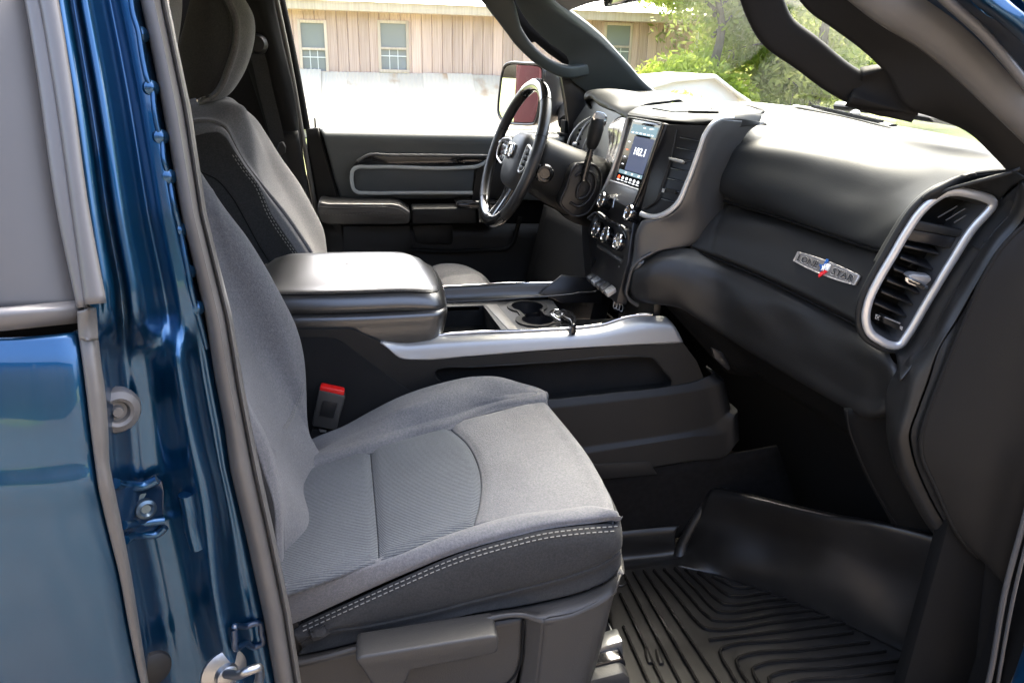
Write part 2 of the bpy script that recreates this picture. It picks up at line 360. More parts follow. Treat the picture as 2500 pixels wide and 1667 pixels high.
tube('flange_edge', [jp(*p, .002) for p in ((318, -20), (327, 40), (338, 75), (342, 100), (352, 160), (362, 200), (372, 222), (376, 260), (388, 325), (395, 345), (402, 400), (412, 430), (425, 500), (440, 560), (455, 640), (470, 720), (490, 790), (505, 850))], .0035, M['paint'], jamb, n=110)
# striker: plate and bent loop
q = jp(548, 1640, .012)
st = lathe('striker', q - ax * .004, q + ax * .03, [(0, .034), (.004, .034), (.007, .028), (.010, .018), (.018, .016), (.022, .010), (.022, .0001)], M['steel'], jamb)
Yk = q[1]
tube('striker_loop', L([(552, 1644, Yk - .035), (585, 1646, Yk - .055), (608, 1636, Yk - .065), (628, 1630, Yk - .06), (634, 1642, Yk - .05), (622, 1690, Yk - .03)]), .0065, M['steel'], jamb, n=36, ns=12)
tube('dark_loop', [jp(*p, .003) for p in ((572, 1532), (600, 1528), (634, 1520), (638, 1545), (642, 1568), (625, 1578), (600, 1570), (574, 1580), (573, 1555))], .005, M['paint_dark'], jamb, closed=True, n=60)  # closed dark blue outline raised on the jamb
q = jp(372, 1630, .01); lathe('jamb_plug', q, q + ax * .012, [(0, .026), (.006, .024), (.010, .016), (.010, .0001)], M['plastic'], jamb)

# --- weather strip of the doorway, near post
WL = [(336, -60), (340, 0), (367, 123), (387, 227), (413, 367), (440, 522), (473, 662), (500, 779), (523, 922), (547, 1044), (560, 1145), (600, 1312), (640, 1495), (670, 1667), (690, 1760)]
WR = [(400, -60), (411, 0), (437, 127), (467, 267), (485, 390), (505, 522), (534, 639), (568, 775), (598, 955), (615, 1044), (636, 1145), (676, 1328), (710, 1495), (736, 1667), (752, 1760)]
yw = np.linspace(-60, 1760, 70); rows = []
for f, dy in ((0, .03), (.04, .012), (.14, -.004), (.32, -.012), (.5, -.011), (.62, -.004), (.70, .002), (.74, .010), (.78, .004), (.86, .0), (.93, .004), (.97, .016), (1.0, .03)):
    a, b = pxcurve(WL, yw), pxcurve(WR, yw); yy = np.interp(yw, [-60, 522, 1145, 1760], [-.785, -.845, -.865, -.865])
    rows.append(np.array([at(a[i] + (b[i] - a[i]) * f, yw[i], Y=yy[i] + dy) for i in range(len(yw))]))
gmesh('weather_strip', np.array(rows), M['seal'], cab, solid=.004, label='grey rubber weather strip on the near door post')
# --- inner trim behind that post keeps the cab dark
box('side_panel', (-1.75, -.80, .5), (-.36, -.76, 1.45), M['pillar'], cab)

# --- near windscreen pillar: trim, seal, inner channel, outer blue skin
A0 = [(1922, -50, -.66), (1950, 0, -.665), (1973, 27, -.67), (2033, 70, -.68), (2116, 133, -.69), (2165, 182, -.70), (2212, 262, -.71), (2283, 289, -.715), (2366, 326, -.725), (2416, 372, -.735), (2466, 426, -.745), (2530, 505, -.75)]
A2 = [(2060, -50, -.73), (2126, 0, -.735), (2250, 72, -.745), (2383, 187, -.76), (2450, 255, -.77), (2520, 335, -.775), (2600, 430, -.78)]
A1 = [(2000, -50, -.70), (2045, 0, -.705), (2140, 72, -.715), (2240, 155, -.725), (2300, 225, -.74), (2400, 315, -.75), (2500, 412, -.757), (2565, 470, -.765)]
pil = patch('windscreen_pillar_trim', [L(A0), L(A1), L(A2)], M['pillar'], cab, 50, 16, .02, label='brown black trim of the near windscreen pillar')
sweep('grab_handle', L([(1838, -70, -.62), (1862, 5, -.618), (1892, 68, -.62), (1967, 128, -.63), (2055, 195, -.64), (2115, 226, -.65), (2175, 240, -.67), (2245, 262, -.695)]), [.058, .060, .056, .054, .052, .05, .06, .05], [.05, .05, .05, .05, .048, .045, .036, .02], M['pillar'], pil, n=60, ns=28, up=(-.45, -.85, -.1), square=True)
patch('handle_root', [L([(2078, 236, -.675), (2150, 258, -.69), (2240, 284, -.705)]), L([(2082, 222, -.665), (2150, 236, -.683), (2244, 270, -.708)]), L([(2096, 204, -.665), (2155, 206, -.683), (2246, 252, -.708)]), L([(2106, 186, -.675), (2159, 172, -.69), (2246, 236, -.705)])], M['pillar'], pil, 20, 20, .02)
sweep('door_seal', L([(2095, -60, -.79), (2168, 0, -.795), (2283, 75, -.80), (2400, 180, -.805), (2475, 258, -.81), (2560, 350, -.81)]), [.060, .058, .054, .045], .03, M['seal'], cab, n=50, ns=16, up=(-.1, -.95, -.25), label='grey rubber seal along the near windscreen pillar')
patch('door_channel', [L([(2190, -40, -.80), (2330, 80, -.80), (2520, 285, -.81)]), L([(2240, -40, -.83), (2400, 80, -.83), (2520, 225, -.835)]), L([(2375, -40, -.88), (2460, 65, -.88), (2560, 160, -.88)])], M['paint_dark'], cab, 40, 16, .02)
tube('drip_lip', L([(2270, -40, -.86), (2310, 0, -.86), (2400, 82, -.862), (2460, 150, -.865), (2520, 225, -.866)]), .007, M['trim'], cab, n=40)
patch('outer_pillar', [L([(2335, -40, -.875), (2369, 0, -.88), (2430, 50, -.885), (2530, 138, -.89)]), L([(2380, -40, -.90), (2412, 0, -.905), (2470, 45, -.91), (2530, 90, -.91)]), L([(2425, -40, -.90), (2462, 0, -.905), (2500, 32, -.91), (2530, 55, -.91)])], M['paint'], cab, 30, 12, .03, label='blue outer skin of the near windscreen pillar')
# hinge post below: seal lines at the right edge
patch('kick_panel', [L([(2380, 1760, -.78), (2400, 1500, -.778), (2420, 1300, -.775), (2460, 1000, -.765), (2530, 480, -.765)]), L([(2700, 1760, -.78), (2720, 1500, -.778), (2740, 1300, -.775), (2760, 1000, -.77), (2760, 480, -.77)])], M['black'], cab, 30, 4, .02)
tube('hinge_post_seal', L([(2400, 1720, -.83), (2418, 1645, -.83), (2459, 1422, -.83), (2500, 1272, -.83), (2540, 1120, -.83)]), .0055, M['trim'], cab, n=30, label='thin door seal line on the hinge post')
tube('hinge_post_seal', L([(2428, 1720, -.84), (2440, 1645, -.84), (2478, 1440, -.84), (2515, 1290, -.84), (2550, 1150, -.84)]), .0035, M['trim'], cab, n=30)
tube('hinge_post_seal', L([(2478, 1700, -.86), (2500, 1590, -.86), (2520, 1500, -.86)]), .003, M['trim'], cab, n=20)

# --- far windscreen pillar with its grab handle
B1 = [(1340, -30, .66), (1351, 0, .67), (1387, 28, .68), (1447, 73, .69), (1534, 160, .70), (1568, 200, .70), (1640, 258, .70)]
B0 = [(1246, -30, .73), (1264, 15, .735), (1290, 55, .745), (1340, 105, .757), (1388, 146, .765), (1388, 182, .77), (1430, 224, .77), (1500, 268, .77), (1560, 310, .77)]
fp = patch('windscreen_pillar_trim', [L(B0), L(B0) * .5 + L(B1) * .5 + np.array([.004, -.012, 0]) if len(B0) == len(B1) else L(B0), L(B1)], M['far'], cab, 40, 10, .02, label='black trim of the far windscreen pillar')
sweep('grab_handle', L([(1196, -30, .715), (1229, 22, .715), (1265, 90, .715), (1300, 130, .72), (1348, 163, .73), (1385, 175, .74), (1425, 170, .755), (1464, 158, .775)]), [.088, .078, .048, .038, .036, .040, .04, .03], [.04, .036, .036, .034, .034, .034, .034, .02], M['far'], fp, n=60, ns=28, up=(-.2, -.9, -.2), square=True)
prism('handle_recess', L([(1238, -40), (1264, 8), (1292, 55), (1342, 105), (1402, 140), (1445, 150), (1475, 166), (1424, 186), (1384, 172), (1378, 157), (1342, 132), (1308, 103), (1296, 105), (1262, 88), (1225, 20), (1195, -40)], .79), (0, .02, 0), M['black'], fp, .002)
yprism('pillar_foot', [(1371, 188), (1398, 184), (1450, 172), (1490, 205), (1545, 262), (1560, 330), (1392, 345), (1388, 300), (1380, 240)], .785, .83, M['satin'], cab, .004)
tube('quarter_glass_bar', L([(1376, 185, .80), (1384, 250, .805), (1390, 335, .81)]), .010, M['satin'], cab, n=16)
# --- far door post with belt
patch('door_post_trim', [L([(560, -30, .70), (600, 150, .735), (650, 315, .765), (690, 560, .77)]), L([(634, -30, .685), (660, 60, .70), (700, 230, .735), (722, 318, .755), (750, 560, .77)]), L([(662, -30, .705), (690, 100, .73), (722, 240, .755), (732, 320, .77), (770, 560, .78)])], M['pillar'], cab, 30, 20, .015, label='dark trim of the far door post')
patch('door_post_trim', [L([(660, 321, .75), (700, 460, .76), (735, 620, .76), (760, 760, .76)]), L([(727, 321, .75), (742, 420, .755), (770, 560, .76), (800, 760, .76)])], M['plastic'], cab, 20, 8, .02)
sweep('door_seal', L([(668, -30, .735), (692, 80, .75), (714, 190, .765), (736, 318, .785), (765, 480, .79), (800, 700, .80)]), .016, .02, M['seal'], cab, n=40, up=(0, -1, 0))
sweep('door_frame', L([(676, -30, .775), (700, 80, .79), (722, 190, .80), (745, 314, .82)]), .034, .03, M['black'], cab, n=30, up=(0, -1, 0))
# --- roof, floor, walls, dash wall
V = []; nx, ny = 14, 18
for i in range(nx):
    for j in range(ny):
        X = -1.75 + (.56 + 1.75) * i / (nx - 1); y = -.70 + 1.40 * j / (ny - 1)
        V.append((X, y, 2.01 - .06 * (abs(y) / .7) ** 4 - .02 * (i / (nx - 1)) ** 6))
fs = [(i * ny + j, i * ny + j + 1, (i + 1) * ny + j + 1, (i + 1) * ny + j) for i in range(nx - 1) for j in range(ny - 1)]
mk('headliner', V, fs, pmat('headliner_cloth', (.30, .29, .27), .95, bump=('noise', 700, .3, .001)), cab)
mk('roof_skin', [(x * 1.01, y * 1.06, z + .045) for x, y, z in V], fs, M['paint'], cab, solid=.004)
box('floor_pan', (-1.75, -.86, .40), (1.35, .86, .47), M['carpet'], cab)
box('sill', (-1.75, -.93, .36), (1.2, -.865, .475), M['paint'], cab, .012)
box('rear_wall', (-1.80, -.86, .45), (-1.74, .86, 1.42), M['pillar'], cab)
box('side_panel', (-1.75, .80, .45), (-.30, .85, 1.50), M['pillar'], cab)
box('roof_rail', (-1.75, .69, 1.955), (.30, .745, 2.01), M['pillar'], cab, .01)
box('roof_rail', (-1.75, -.745, 1.93), (.30, -.69, 2.0), M['pillar'], cab, .01)
box('door_post', (-1.75, .74, 1.45), (-1.35, .80, 2.0), M['pillar'], cab)
box('firewall', (1.22, -.86, .45), (1.30, .86, 1.55), M['black'], cab)
box('kick_panel', (.66, .80, .45), (1.32, .86, 1.56), M['black'], cab)
box('kick_panel', (1.06, -.77, .45), (1.32, -.74, 1.50), M['black'], cab)
box('door_post', (-.66, .79, .45), (-.27, .83, 2.0), M['pillar'], cab)
# windscreen
WB = np.array([(.985, .73, 1.625), (1.12, .40, 1.63), (1.17, 0, 1.635), (1.14, -.40, 1.63), (1.075, -.72, 1.61)])
WT = np.array([(.50, .66, 1.945), (.60, .33, 1.95), (.63, 0, 1.955), (.61, -.33, 1.95), (.56, -.66, 1.93)])
WMm = (WB + WT) / 2 + np.array([.02, 0, .015])
patch('windscreen', [WB, WMm, WT], M['windscreen'], cab, 24, 12, 0, label='windscreen glass')
box('roof_header', (.44, -.66, 1.955), (.60, .66, 1.99), M['pillar'], cab, .01)
# cowl, wipers, bonnet
patch('cowl', [WB + np.array([.16, 0, -.03]), WB + np.array([.02, 0, -.008]), WB + np.array([-.02, 0, -.03])], M['satin'], cab, 24, 8, .006)
wp = L([(1985, 262, -.20), (2080, 272, -.30), (2200, 290, -.44), (2300, 307, -.54), (2370, 322, -.61)]) + np.array([.06, 0, .004])
sweep('wiper_arm', wp, .028, .02, M['satin'], cab, n=30, ns=8)
sweep('wiper_blade', L([(2036, 252, -.30), (2045, 248, -.31), (2090, 254, -.36), (2118, 258, -.40), (2230, 276, -.50), (2330, 300, -.60)]) + np.array([.07, 0, .003]), .014, .010, M['black'], cab, n=40, ns=8)
V = []; nx, ny = 10, 16
for i in range(nx):
    for j in range(ny):
        X = 1.28 + 1.3 * i / (nx - 1); y = -.84 + 1.68 * j / (ny - 1); V.append((X, y, 1.545 - .10 * (i / (nx - 1)) ** 2 - .10 * (abs(y) / .84) ** 5 + .02 * math.exp(-((abs(y) - .3) / .2) ** 2)))
fs = [(i * ny + j, i * ny + j + 1, (i + 1) * ny + j + 1, (i + 1) * ny + j) for i in range(nx - 1) for j in range(ny - 1)]
mk('bonnet', V, fs, M['paint'], cab, solid=.004)
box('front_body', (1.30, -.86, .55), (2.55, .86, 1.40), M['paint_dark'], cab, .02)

sv = thing('sun_visor', 'grey blue sun visor folded up at the far top of the windscreen', 'sun visor', (.55, .4, 1.9))
patch('visor_board', [L([(1335, -40, .62), (1352, -2, .60), (1388, 27, .57)]), L([(1400, -45, .45), (1425, -10, .44), (1446, 7, .42)]), L([(1480, -50, .28), (1510, -20, .26), (1545, -6, .22)])], pmat('visor_cloth', (.22, .22, .23), .9, bump=('noise', 600, .3, .001)), sv, 20, 20, .02)
rm = thing('rear_view_mirror', 'black lower edge of the rear view mirror at the top of the windscreen', 'mirror', (.58, 0, 1.88))
yprism('mirror_housing', [(1536, -40), (1538, 2), (1546, 5), (1566, 2), (1572, -40)], -.10, .10, M['gloss'], rm, .006)

# ================================================================== rear door, shut
rd = thing('rear_door', 'closed blue rear door with dark glass and ripple reflections in its paint', 'car door', (-.6, -.97, .6))
DX = [(-1.45, 0)]
def dcurve(x0s, Ys, ys_): return np.array([at(x, y, Y=Y) for x, y, Y in zip(x0s, ys_, Ys)])
yd = np.array([812, 880, 960, 1060, 1145, 1168, 1250, 1400, 1550, 1700, 1800.])
xe = np.array([190, 200, 210, 222, 233, 236, 253, 290, 318, 350, 372.])
Yd = np.array([-.955, -.968, -.978, -.986, -.990, -.993, -.992, -.988, -.982, -.975, -.97])
rows = []
edge = dcurve(xe, Yd, yd)
for dx, dyy in ((0, .02), (-.004, .003), (-.012, 0), (-.15, -.004), (-.4, -.008), (-.8, -.008), (-1.15, 0)):
    r = edge.copy(); r[:, 0] += dx; r[:, 1] += dyy; rows.append(r)
G = grid(rows, 90, 60)
for _k in range(1):
    h = np.exp(-((G[..., 2] - np.interp(1158, yd, edge[:, 2])) / .012) ** 2); G[..., 1] -= h * .002
gmesh('door_skin', G, M['paint'], rd, solid=.006)
rows = []
for f, d in ((0, .0), (.12, -.006), (.5, -.007), (.85, .004), (1, .02)):
    a = np.interp(yd, yd, xe); b = np.interp(yd, [812, 880, 989, 1145, 1352, 1667, 1800], [240, 247, 262, 270, 313, 363, 385])
    rows.append(np.array([at(a[i] + (b[i] - a[i]) * f, yd[i], Y=Yd[i] + .006 + d) for i in range(len(yd))]))
patch('edge_seal', rows, M['seal'], rd, 60, 12, .006)
patch('corner_cap', [L([(188, 760, -.958), (190, 800, -.96), (193, 830, -.962)]), L([(215, 756, -.966), (214, 795, -.962), (216, 830, -.966)]), L([(235, 752, -.955), (239, 795, -.95), (240, 830, -.955)])], M['seal'], rd, 12, 12, .01)
# window pane, its frame in two steps, belt moulding
TL = lambda pts, Y0, Y1: L([(x, y, Y0 + (Y1 - Y0) * (y + 40) / 790) for x, y in pts])
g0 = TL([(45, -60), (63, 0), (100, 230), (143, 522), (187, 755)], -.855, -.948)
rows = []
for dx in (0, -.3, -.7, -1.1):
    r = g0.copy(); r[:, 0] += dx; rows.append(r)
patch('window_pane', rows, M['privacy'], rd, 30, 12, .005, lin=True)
def band(name, a, b, m, d):
    mid = [((p[0] + q[0]) / 2, (p[1] + q[1]) / 2) for p, q in zip(a, b)]
    patch(name, [TL(a, -.862 + .02, -.955 + .02), TL([(p[0] * .9 + q[0] * .1, p[1] * .9 + q[1] * .1) for p, q in zip(a, b)], -.862 - d, -.955 - d), TL(mid, -.864 - d, -.957 - d), TL([(p[0] * .1 + q[0] * .9, p[1] * .1 + q[1] * .9) for p, q in zip(a, b)], -.862 - d, -.955 - d), TL(b, -.862 + .02, -.955 + .02)], m, rd, 40, 14, .005)
band('window_seal', [(50, -60), (63, 0), (90, 160), (143, 522), (190, 752)], [(84, -60), (98, 0), (127, 160), (180, 522), (213, 748)], M['trim'], .004)
band('window_frame', [(86, -60), (100, 0), (128, 160), (181, 522), (212, 744)], [(122, -60), (135, 0), (162, 160), (213, 522), (252, 740)], M['trim'], .010)
m0 = L([(186, 748, -.968), (176, 752, -.972)])
e0 = L([(178, 746, -.966), (186, 760, -.972), (191, 785, -.972), (190, 802, -.966)])
rows = []
for dx, dyy in ((.0, .02), (-.004, 0), (-.5, 0), (-1.15, .004)):
    r = e0.copy(); r[:, 0] += dx; r[:, 1] += dyy; rows.append(r)
patch('belt_moulding', rows, M['trim'], rd, 14, 14, .008, lin=True)

# ================================================================== front passenger seat
ps = thing('passenger_seat', 'grey cloth front passenger seat nearest the open doorway', 'car seat', (.1, -.47, .5), 'front seats')
PL = (.973, .10, .04)
crease_f = [(640, 1172), (780, 1127), (903, 1090), (1000, 1058), (1090, 1036), (1200, 992), (1294, 978), (1334, 974)]
crease_n = [(625, 1468), (700, 1443), (784, 1418), (924, 1363), (1051, 1312), (1156, 1278), (1251, 1253), (1368, 1240), (1461, 1233), (1503, 1252)]
mid = [(903, 1090), (906, 1135), (910, 1180), (915, 1235), (920, 1290), (924, 1363)]
frt = [(1090, 1036), (1141, 1082), (1168, 1138), (1174, 1188), (1169, 1232), (1156, 1278)]
bck = [(640, 1172), (634, 1230), (630, 1290), (627, 1350), (625, 1410), (625, 1468)]
edg = [(1334, 974), (1384, 1036), (1437, 1105), (1474, 1170), (1494, 1212), (1503, 1252)]
def tri(a, b, lift=0.0):
    out = []
    for p, q in zip(a, b):
        out.append(np.array([atp(p[0] + (q[0] - p[0]) * t, p[1] + (q[1] - p[1]) * t, PL[0] + lift * math.sin(math.pi * t), PL[1], PL[2]) for t in (0, .25, .5, .75, 1)]))
    return out
cu = None
g = tuck(grid(tri(bck, mid, .006), 60, 70), 'UvV', .006, .010); gmesh('cushion_insert', g, M['insert'], ps, .01)
g = tuck(grid(tri(mid, frt, .004), 60, 70), 'uUvV', .006, .010); gmesh('cushion_insert', g, M['insert'], ps, .01)
e2 = [atp(x, y, PL[0] - .022, PL[1], PL[2]) + np.array([0.006, 0, 0]) for x, y in edg]
rows = []
for (p, q), e in zip(zip(frt, edg), e2):
    a = [atp(p[0] + (q[0] - p[0]) * t, p[1] + (q[1] - p[1]) * t, PL[0] + .010 * math.sin(math.pi * t) * (1 - t), PL[1], PL[2]) for t in (0, .3, .6, .85, .96)]
    b = a[-1]; nrm = np.array([1., 0, 0])
    rows.append(np.array(a + [b + np.array([.010, 0, -.009]), b + np.array([.012, 0, -.04]), b + np.array([-.004, 0, -.13]), b + np.array([-.03, 0, -.17])]))
g = tuck(grid(rows, 90, 70), 'u', .005, .010); gmesh('cushion_front', g, M['fabric'], ps, .01)
# far bolster
s1 = L([(655, 1160), (693, 1132), (761, 1083), (844, 1049), (917, 1009), (971, 982), (1084, 944), (1151, 930), (1217, 930), (1267, 944), (1310, 966), (1340, 985)], (-.222, -.212))
s0 = s1 + np.array([0, .025, -.05]); s00 = s1 + np.array([0, .032, -.2])
sm = np.array([at(x, y, Y=Y) for x, y, Y in ((700, 1165, -.33), (747, 1137, -.32), (805, 1098, -.312), (893, 1056, -.30), (997, 1003, -.285), (1084, 974, -.268), (1151, 964, -.252), (1195, 967, -.243), (1235, 970, -.238), (1275, 972, -.237), (1325, 976, -.243))]); sm = np.vstack([sm[:-3], sm[-3] * .7 + pe * .3, sm[-3] * .35 + pe * .65 + np.array([0, .006, .004]), pe + np.array([0, .006, .001])]) if False else sm
sc_ = LP(crease_f, *PL); pe = sc_[-1]
s1 = np.vstack([s1[:-2], pe * .3 + s1[-2] * .7 + np.array([0, .004, .008]), pe + np.array([0, .012, 0])]); s0 = s1 + np.array([0, .025, -.05]); s00 = s1 + np.array([0, .032, -.2])
rows = [s00, s0, s1, (s1 * .5 + sm * .5 if len(s1) == len(sm) else spline(s1, 12) * .5 + spline(sm, 12) * .5) + np.array([0, 0, .006]), sm, spline(sm, 12) * .55 + spline(sc_, 12) * .45 + np.array([0, 0, .004]), sc_, sc_ + np.array([0, -.016, -.012])]
g = groove(grid(rows, 150, 90), sc_, .006, .009)
seamA = L([(700, 1165), (747, 1137), (805, 1098), (893, 1052), (997, 999), (1084, 970), (1151, 959), (1184, 963), (1224, 986)], -.283)
seamB = L([(735, 1163), (775, 1135), (830, 1100), (917, 1051), (997, 1010), (1084, 979), (1151, 968), (1186, 973), (1212, 992)], -.288)
g = groove(g, (spline(seamA, 40) + spline(seamB, 40)) / 2, .004, .006)
gmesh('cushion_bolster', g, M['fabric'], ps, .01)
def onmesh(G, pts):
    """nearest grid points under picture points"""
    P = G.reshape(-1, 3); q = (P - CAM) @ R; sx, sy = 1250 + F * q[:, 0] / q[:, 2], 833.5 + F * q[:, 1] / q[:, 2]; out = []
    for x, y in pts:
        d = (sx - x) ** 2 + (sy - y) ** 2; c = np.argsort(d)[:6]; z = q[c, 2].min(); v = ray(x, y); 
        k = c[np.argmin(q[c, 2])]; out.append(CAM + v * (q[k, 2] / F))
    return np.array(out)
for sp in ([(735, 1145), (805, 1098), (893, 1052), (997, 999), (1084, 970), (1151, 959), (1184, 963), (1224, 986)], [(745, 1157), (830, 1100), (917, 1049), (997, 1009), (1084, 978), (1151, 967), (1186, 972), (1212, 990)]):
    stitches('stitching', onmesh(g, [(x, y) for x, y in zip(np.interp(np.linspace(0, 1, 40), np.linspace(0, 1, len(sp)), [p[0] for p in sp]), np.interp(np.linspace(0, 1, 40), np.linspace(0, 1, len(sp)), [p[1] for p in sp]))]), M['thread'], ps, .004, .003, .0007)
# near bolster
n2p = [(712, 1532), (734, 1522), (851, 1468), (984, 1408), (1117, 1352), (1251, 1312), (1331, 1293), (1411, 1283), (1480, 1277), (1508, 1276)]
n0 = LP(crease_n, *PL); n2 = L(n2p, -.722)
a0, a2 = spline(n0, 14), spline(n2, 14)
n1 = a0 * .5 + a2 * .5 + np.array([0, -.004, .016]); n1b = a0 * .2 + a2 * .8 + np.array([0, -.006, .010])
cw_ = lambda C: np.vstack([C, C[-1] + np.array([.003, .004, -.005]), C[-1] + np.array([.002, .014, -.03])])
g = tuck(grid([cw_(a0), cw_(n1), cw_(n1b), cw_(a2)], 150, 50), 'vV', .005, .009); gmesh('cushion_bolster', g, M['fabric'], ps, .01)
# charcoal side panel with twin stitching, wrapping round the front corner
def wrap(C, k=5, rad=.05):
    e = C[-1]; return np.vstack([C] + [[e + np.array([rad * math.sin(a) * .35, rad * 2.4 * (1 - math.cos(a)), 0])] for a in np.linspace(.3, 1.5, k)])
s_a = L(n2p, -.7235); s_b = L([(716, 1545), (740, 1545), (860, 1492), (990, 1437), (1120, 1385), (1255, 1345), (1335, 1325), (1415, 1312), (1485, 1303), (1513, 1300)], -.737)
s_c = L([(735, 1575), (767, 1555), (900, 1530), (1051, 1498), (1144, 1473), (1277, 1440), (1411, 1403), (1477, 1376), (1512, 1352)], -.740)
s_d = L([(738, 1580), (768, 1562), (900, 1537), (1051, 1505), (1144, 1480), (1277, 1447), (1411, 1410), (1478, 1383), (1512, 1358)], -.734)
s_e = L([(728, 1598), (770, 1590), (900, 1560), (1051, 1524), (1144, 1500), (1311, 1470), (1444, 1434), (1497, 1407), (1512, 1385)], -.737)
g = tuck(grid([wrap(s_a), wrap(s_b), wrap(s_c * .5 + spline(s_b, 9) * .5 + np.array([0, -.004, 0])), wrap(s_c)], 170, 50), 'vV', .004, .007)
gmesh('side_panel', g, M['fabdark'], ps, .01)
patch('side_panel', [wrap(s_c), wrap(s_d), wrap(s_e)], M['fabdark'], ps, 100, 14, .01)
base = [(740, 1523), (851, 1472), (984, 1412), (1117, 1356), (1251, 1316), (1331, 1297), (1411, 1286.5), (1507, 1279)]
for off in (4.5, 15.5):
    xs = np.linspace(742, 1506, 60); yv = spline(np.array([(x, y, 0) for x, y in base]), 60)
    stitches('stitching', onmesh(g, [(p[0], p[1] + off) for p in yv]) + np.array([0, -.001, 0]), M['thread'], ps, .0068, .0042, .0011)
# plastic shell, lever
t0 = L([(725, 1600), (770, 1592), (900, 1562), (1051, 1526), (1144, 1502), (1311, 1472), (1444, 1436), (1497, 1409), (1510, 1388)], -.728)
t1 = L([(722, 1618), (770, 1607), (917, 1567), (1051, 1538), (1151, 1517), (1277, 1498), (1327, 1512), (1411, 1492), (1494, 1445), (1508, 1425)], -.768)
t2 = L([(722, 1626), (770, 1616), (917, 1577), (1051, 1548), (1151, 1527), (1277, 1508), (1327, 1524), (1411, 1503), (1492, 1456), (1505, 1437)], -.771)
t3 = L([(722, 1760), (900, 1760), (1151, 1760), (1277, 1760), (1327, 1760), (1380, 1752), (1410, 1720), (1450, 1620)], -.755)
gt = grid([wrap(t0), wrap(t1 * .35 + spline(t0, 10) * .65 + np.array([0, -.004, .004])), wrap(t1), wrap(t2)], 140, 20)
sh = gmesh('seat_shell', gt, M['seat_plastic'], ps, .006)
pl = L([(722, 1626), (917, 1577), (1151, 1528), (1282, 1506)], -.750)
patch('shell_panel', [pl, L([(724, 1700), (917, 1690), (1151, 1680), (1270, 1620)], -.752), L([(724, 1780), (917, 1780), (1151, 1780), (1232, 1760)], -.752)], M['seat_plastic'], ps, 40, 16, .006)
r0 = L([(1276, 1500), (1278, 1520), (1274, 1612), (1262, 1700), (1250, 1780)], -.748); r1 = L([(1327, 1514), (1326, 1530), (1314, 1640), (1304, 1710), (1296, 1780)], -.771)
patch('shell_step', [r0, r1], M['seat_plastic'], ps, 24, 8, .006)
patch('shell_front', [r1 + np.array([0, .001, 0]), L([(1411, 1494), (1408, 1520), (1392, 1640), (1380, 1710), (1372, 1780)], -.771), L([(1494, 1447), (1488, 1475), (1440, 1632), (1425, 1690), (1405, 1780)], -.762), L([(1503, 1430), (1495, 1462), (1448, 1632), (1430, 1690), (1412, 1780)], -.74), L([(1500, 1430), (1490, 1462), (1445, 1632), (1428, 1690), (1410, 1780)], -.62)], M['seat_plastic'], ps, 30, 30, .006)
tube('panel_joint', L([(1277, 1512), (1275, 1560), (1272, 1612), (1262, 1640), (1238, 1668), (1180, 1690)], -.7545), .0022, M['black'], ps, n=40)
yprism('recline_lever', [(866, 1612), (880, 1603), (1195, 1552), (1214, 1552), (1219, 1566), (1217, 1588), (1206, 1598), (1100, 1618), (1003, 1636), (990, 1668), (975, 1720), (928, 1720), (905, 1668), (882, 1632)], -.812, -.752, M['seat_plastic'], ps, .007, 3)
yprism('hinge_cover', [(712, 1500), (726, 1515), (742, 1560), (752, 1582), (728, 1596), (716, 1590), (700, 1540)], -.725, -.70, M['plastic'], ps, .004)
# backrest
def prof(Z, dx=0): return -.135 - .345 * (Z - 1.0) - .10 * max(0, .93 - Z) * 2 + dx
zz = np.linspace(.84, 1.64, 10)
b1 = L([(686, 1470), (680, 1400), (673, 1320), (667, 1228), (640, 1145), (618, 1075), (590, 990), (540, 850), (490, 680), (455, 520), (420, 330)], -.700)
b0 = b1 + np.array([-.09, .006, -.01])
b2 = L([(690, 1470), (693, 1400), (693, 1330), (692, 1255), (677, 1145), (655, 1075), (611, 988), (560, 880), (505, 700), (470, 520), (435, 330)], (-.672, -.665))
b3 = np.array([(prof(z, -.035), -.610, z) for z in zz]); b4 = np.array([(prof(z, -.050), -.47, z) for z in zz]); b5 = np.array([(prof(z, -.030), -.335, z) for z in zz])
b6 = L([(660, 1195), (680, 1158), (696, 1127), (739, 1032), (747, 935), (742, 872), (727, 809), (693, 735), (650, 655), (610, 589), (557, 520), (490, 423), (440, 350)], (-.275, -.29))
b6 = spline(b6, 13); b6m = b6 * .5 + spline(b5, 13) * .5 + np.array([.012, -.01, .0]); b7 = b6 + np.array([-.12, .03, -.01])
g = grid([b1, b2], 90, 14); 
patch('backrest_side', [b0 + np.array([-.1, 0, 0]), b0, b1], M['fabdark'], ps, 80, 14, .01)
rr = grid([b2, b3, b4, b5, b6m, b6, b7], 160, 120)
sA = onmesh(rr, [(744, 925), (738, 960), (725, 1000), (700, 1045), (672, 1100)]); sB = onmesh(rr, [(520, 462), (536, 530), (556, 600), (566, 640), (540, 690)])
rr = groove(rr, sA, .004, .006); rr = groove(rr, sB, .002, .004)
gmesh('backrest', rr, M['fabric'], ps, .01)
patch('backrest_bolster', [b1 + np.array([.001, 0, 0]), b1 * .5 + b2 * .5 + np.array([.004, -.004, 0]), b2], M['fabric'], ps, 80, 12, .01)
stitches('stitching', onmesh(rr, [(740, 935), (734, 965), (720, 1003), (697, 1045)]), M['thread'], ps, .004, .003, .0007, lift=(.001, -.001, 0))
stitches('stitching', onmesh(rr, [(735, 935), (728, 965), (714, 1003), (690, 1045)]), M['thread'], ps, .004, .003, .0007, lift=(.001, -.001, 0))
stitches('stitching', b1[:7] * .93 + b1[:7] * .07 + np.array([-.012, -.004, 0]), M['thread'], ps, .006, .004, .001, lift=(0, -.001, 0))
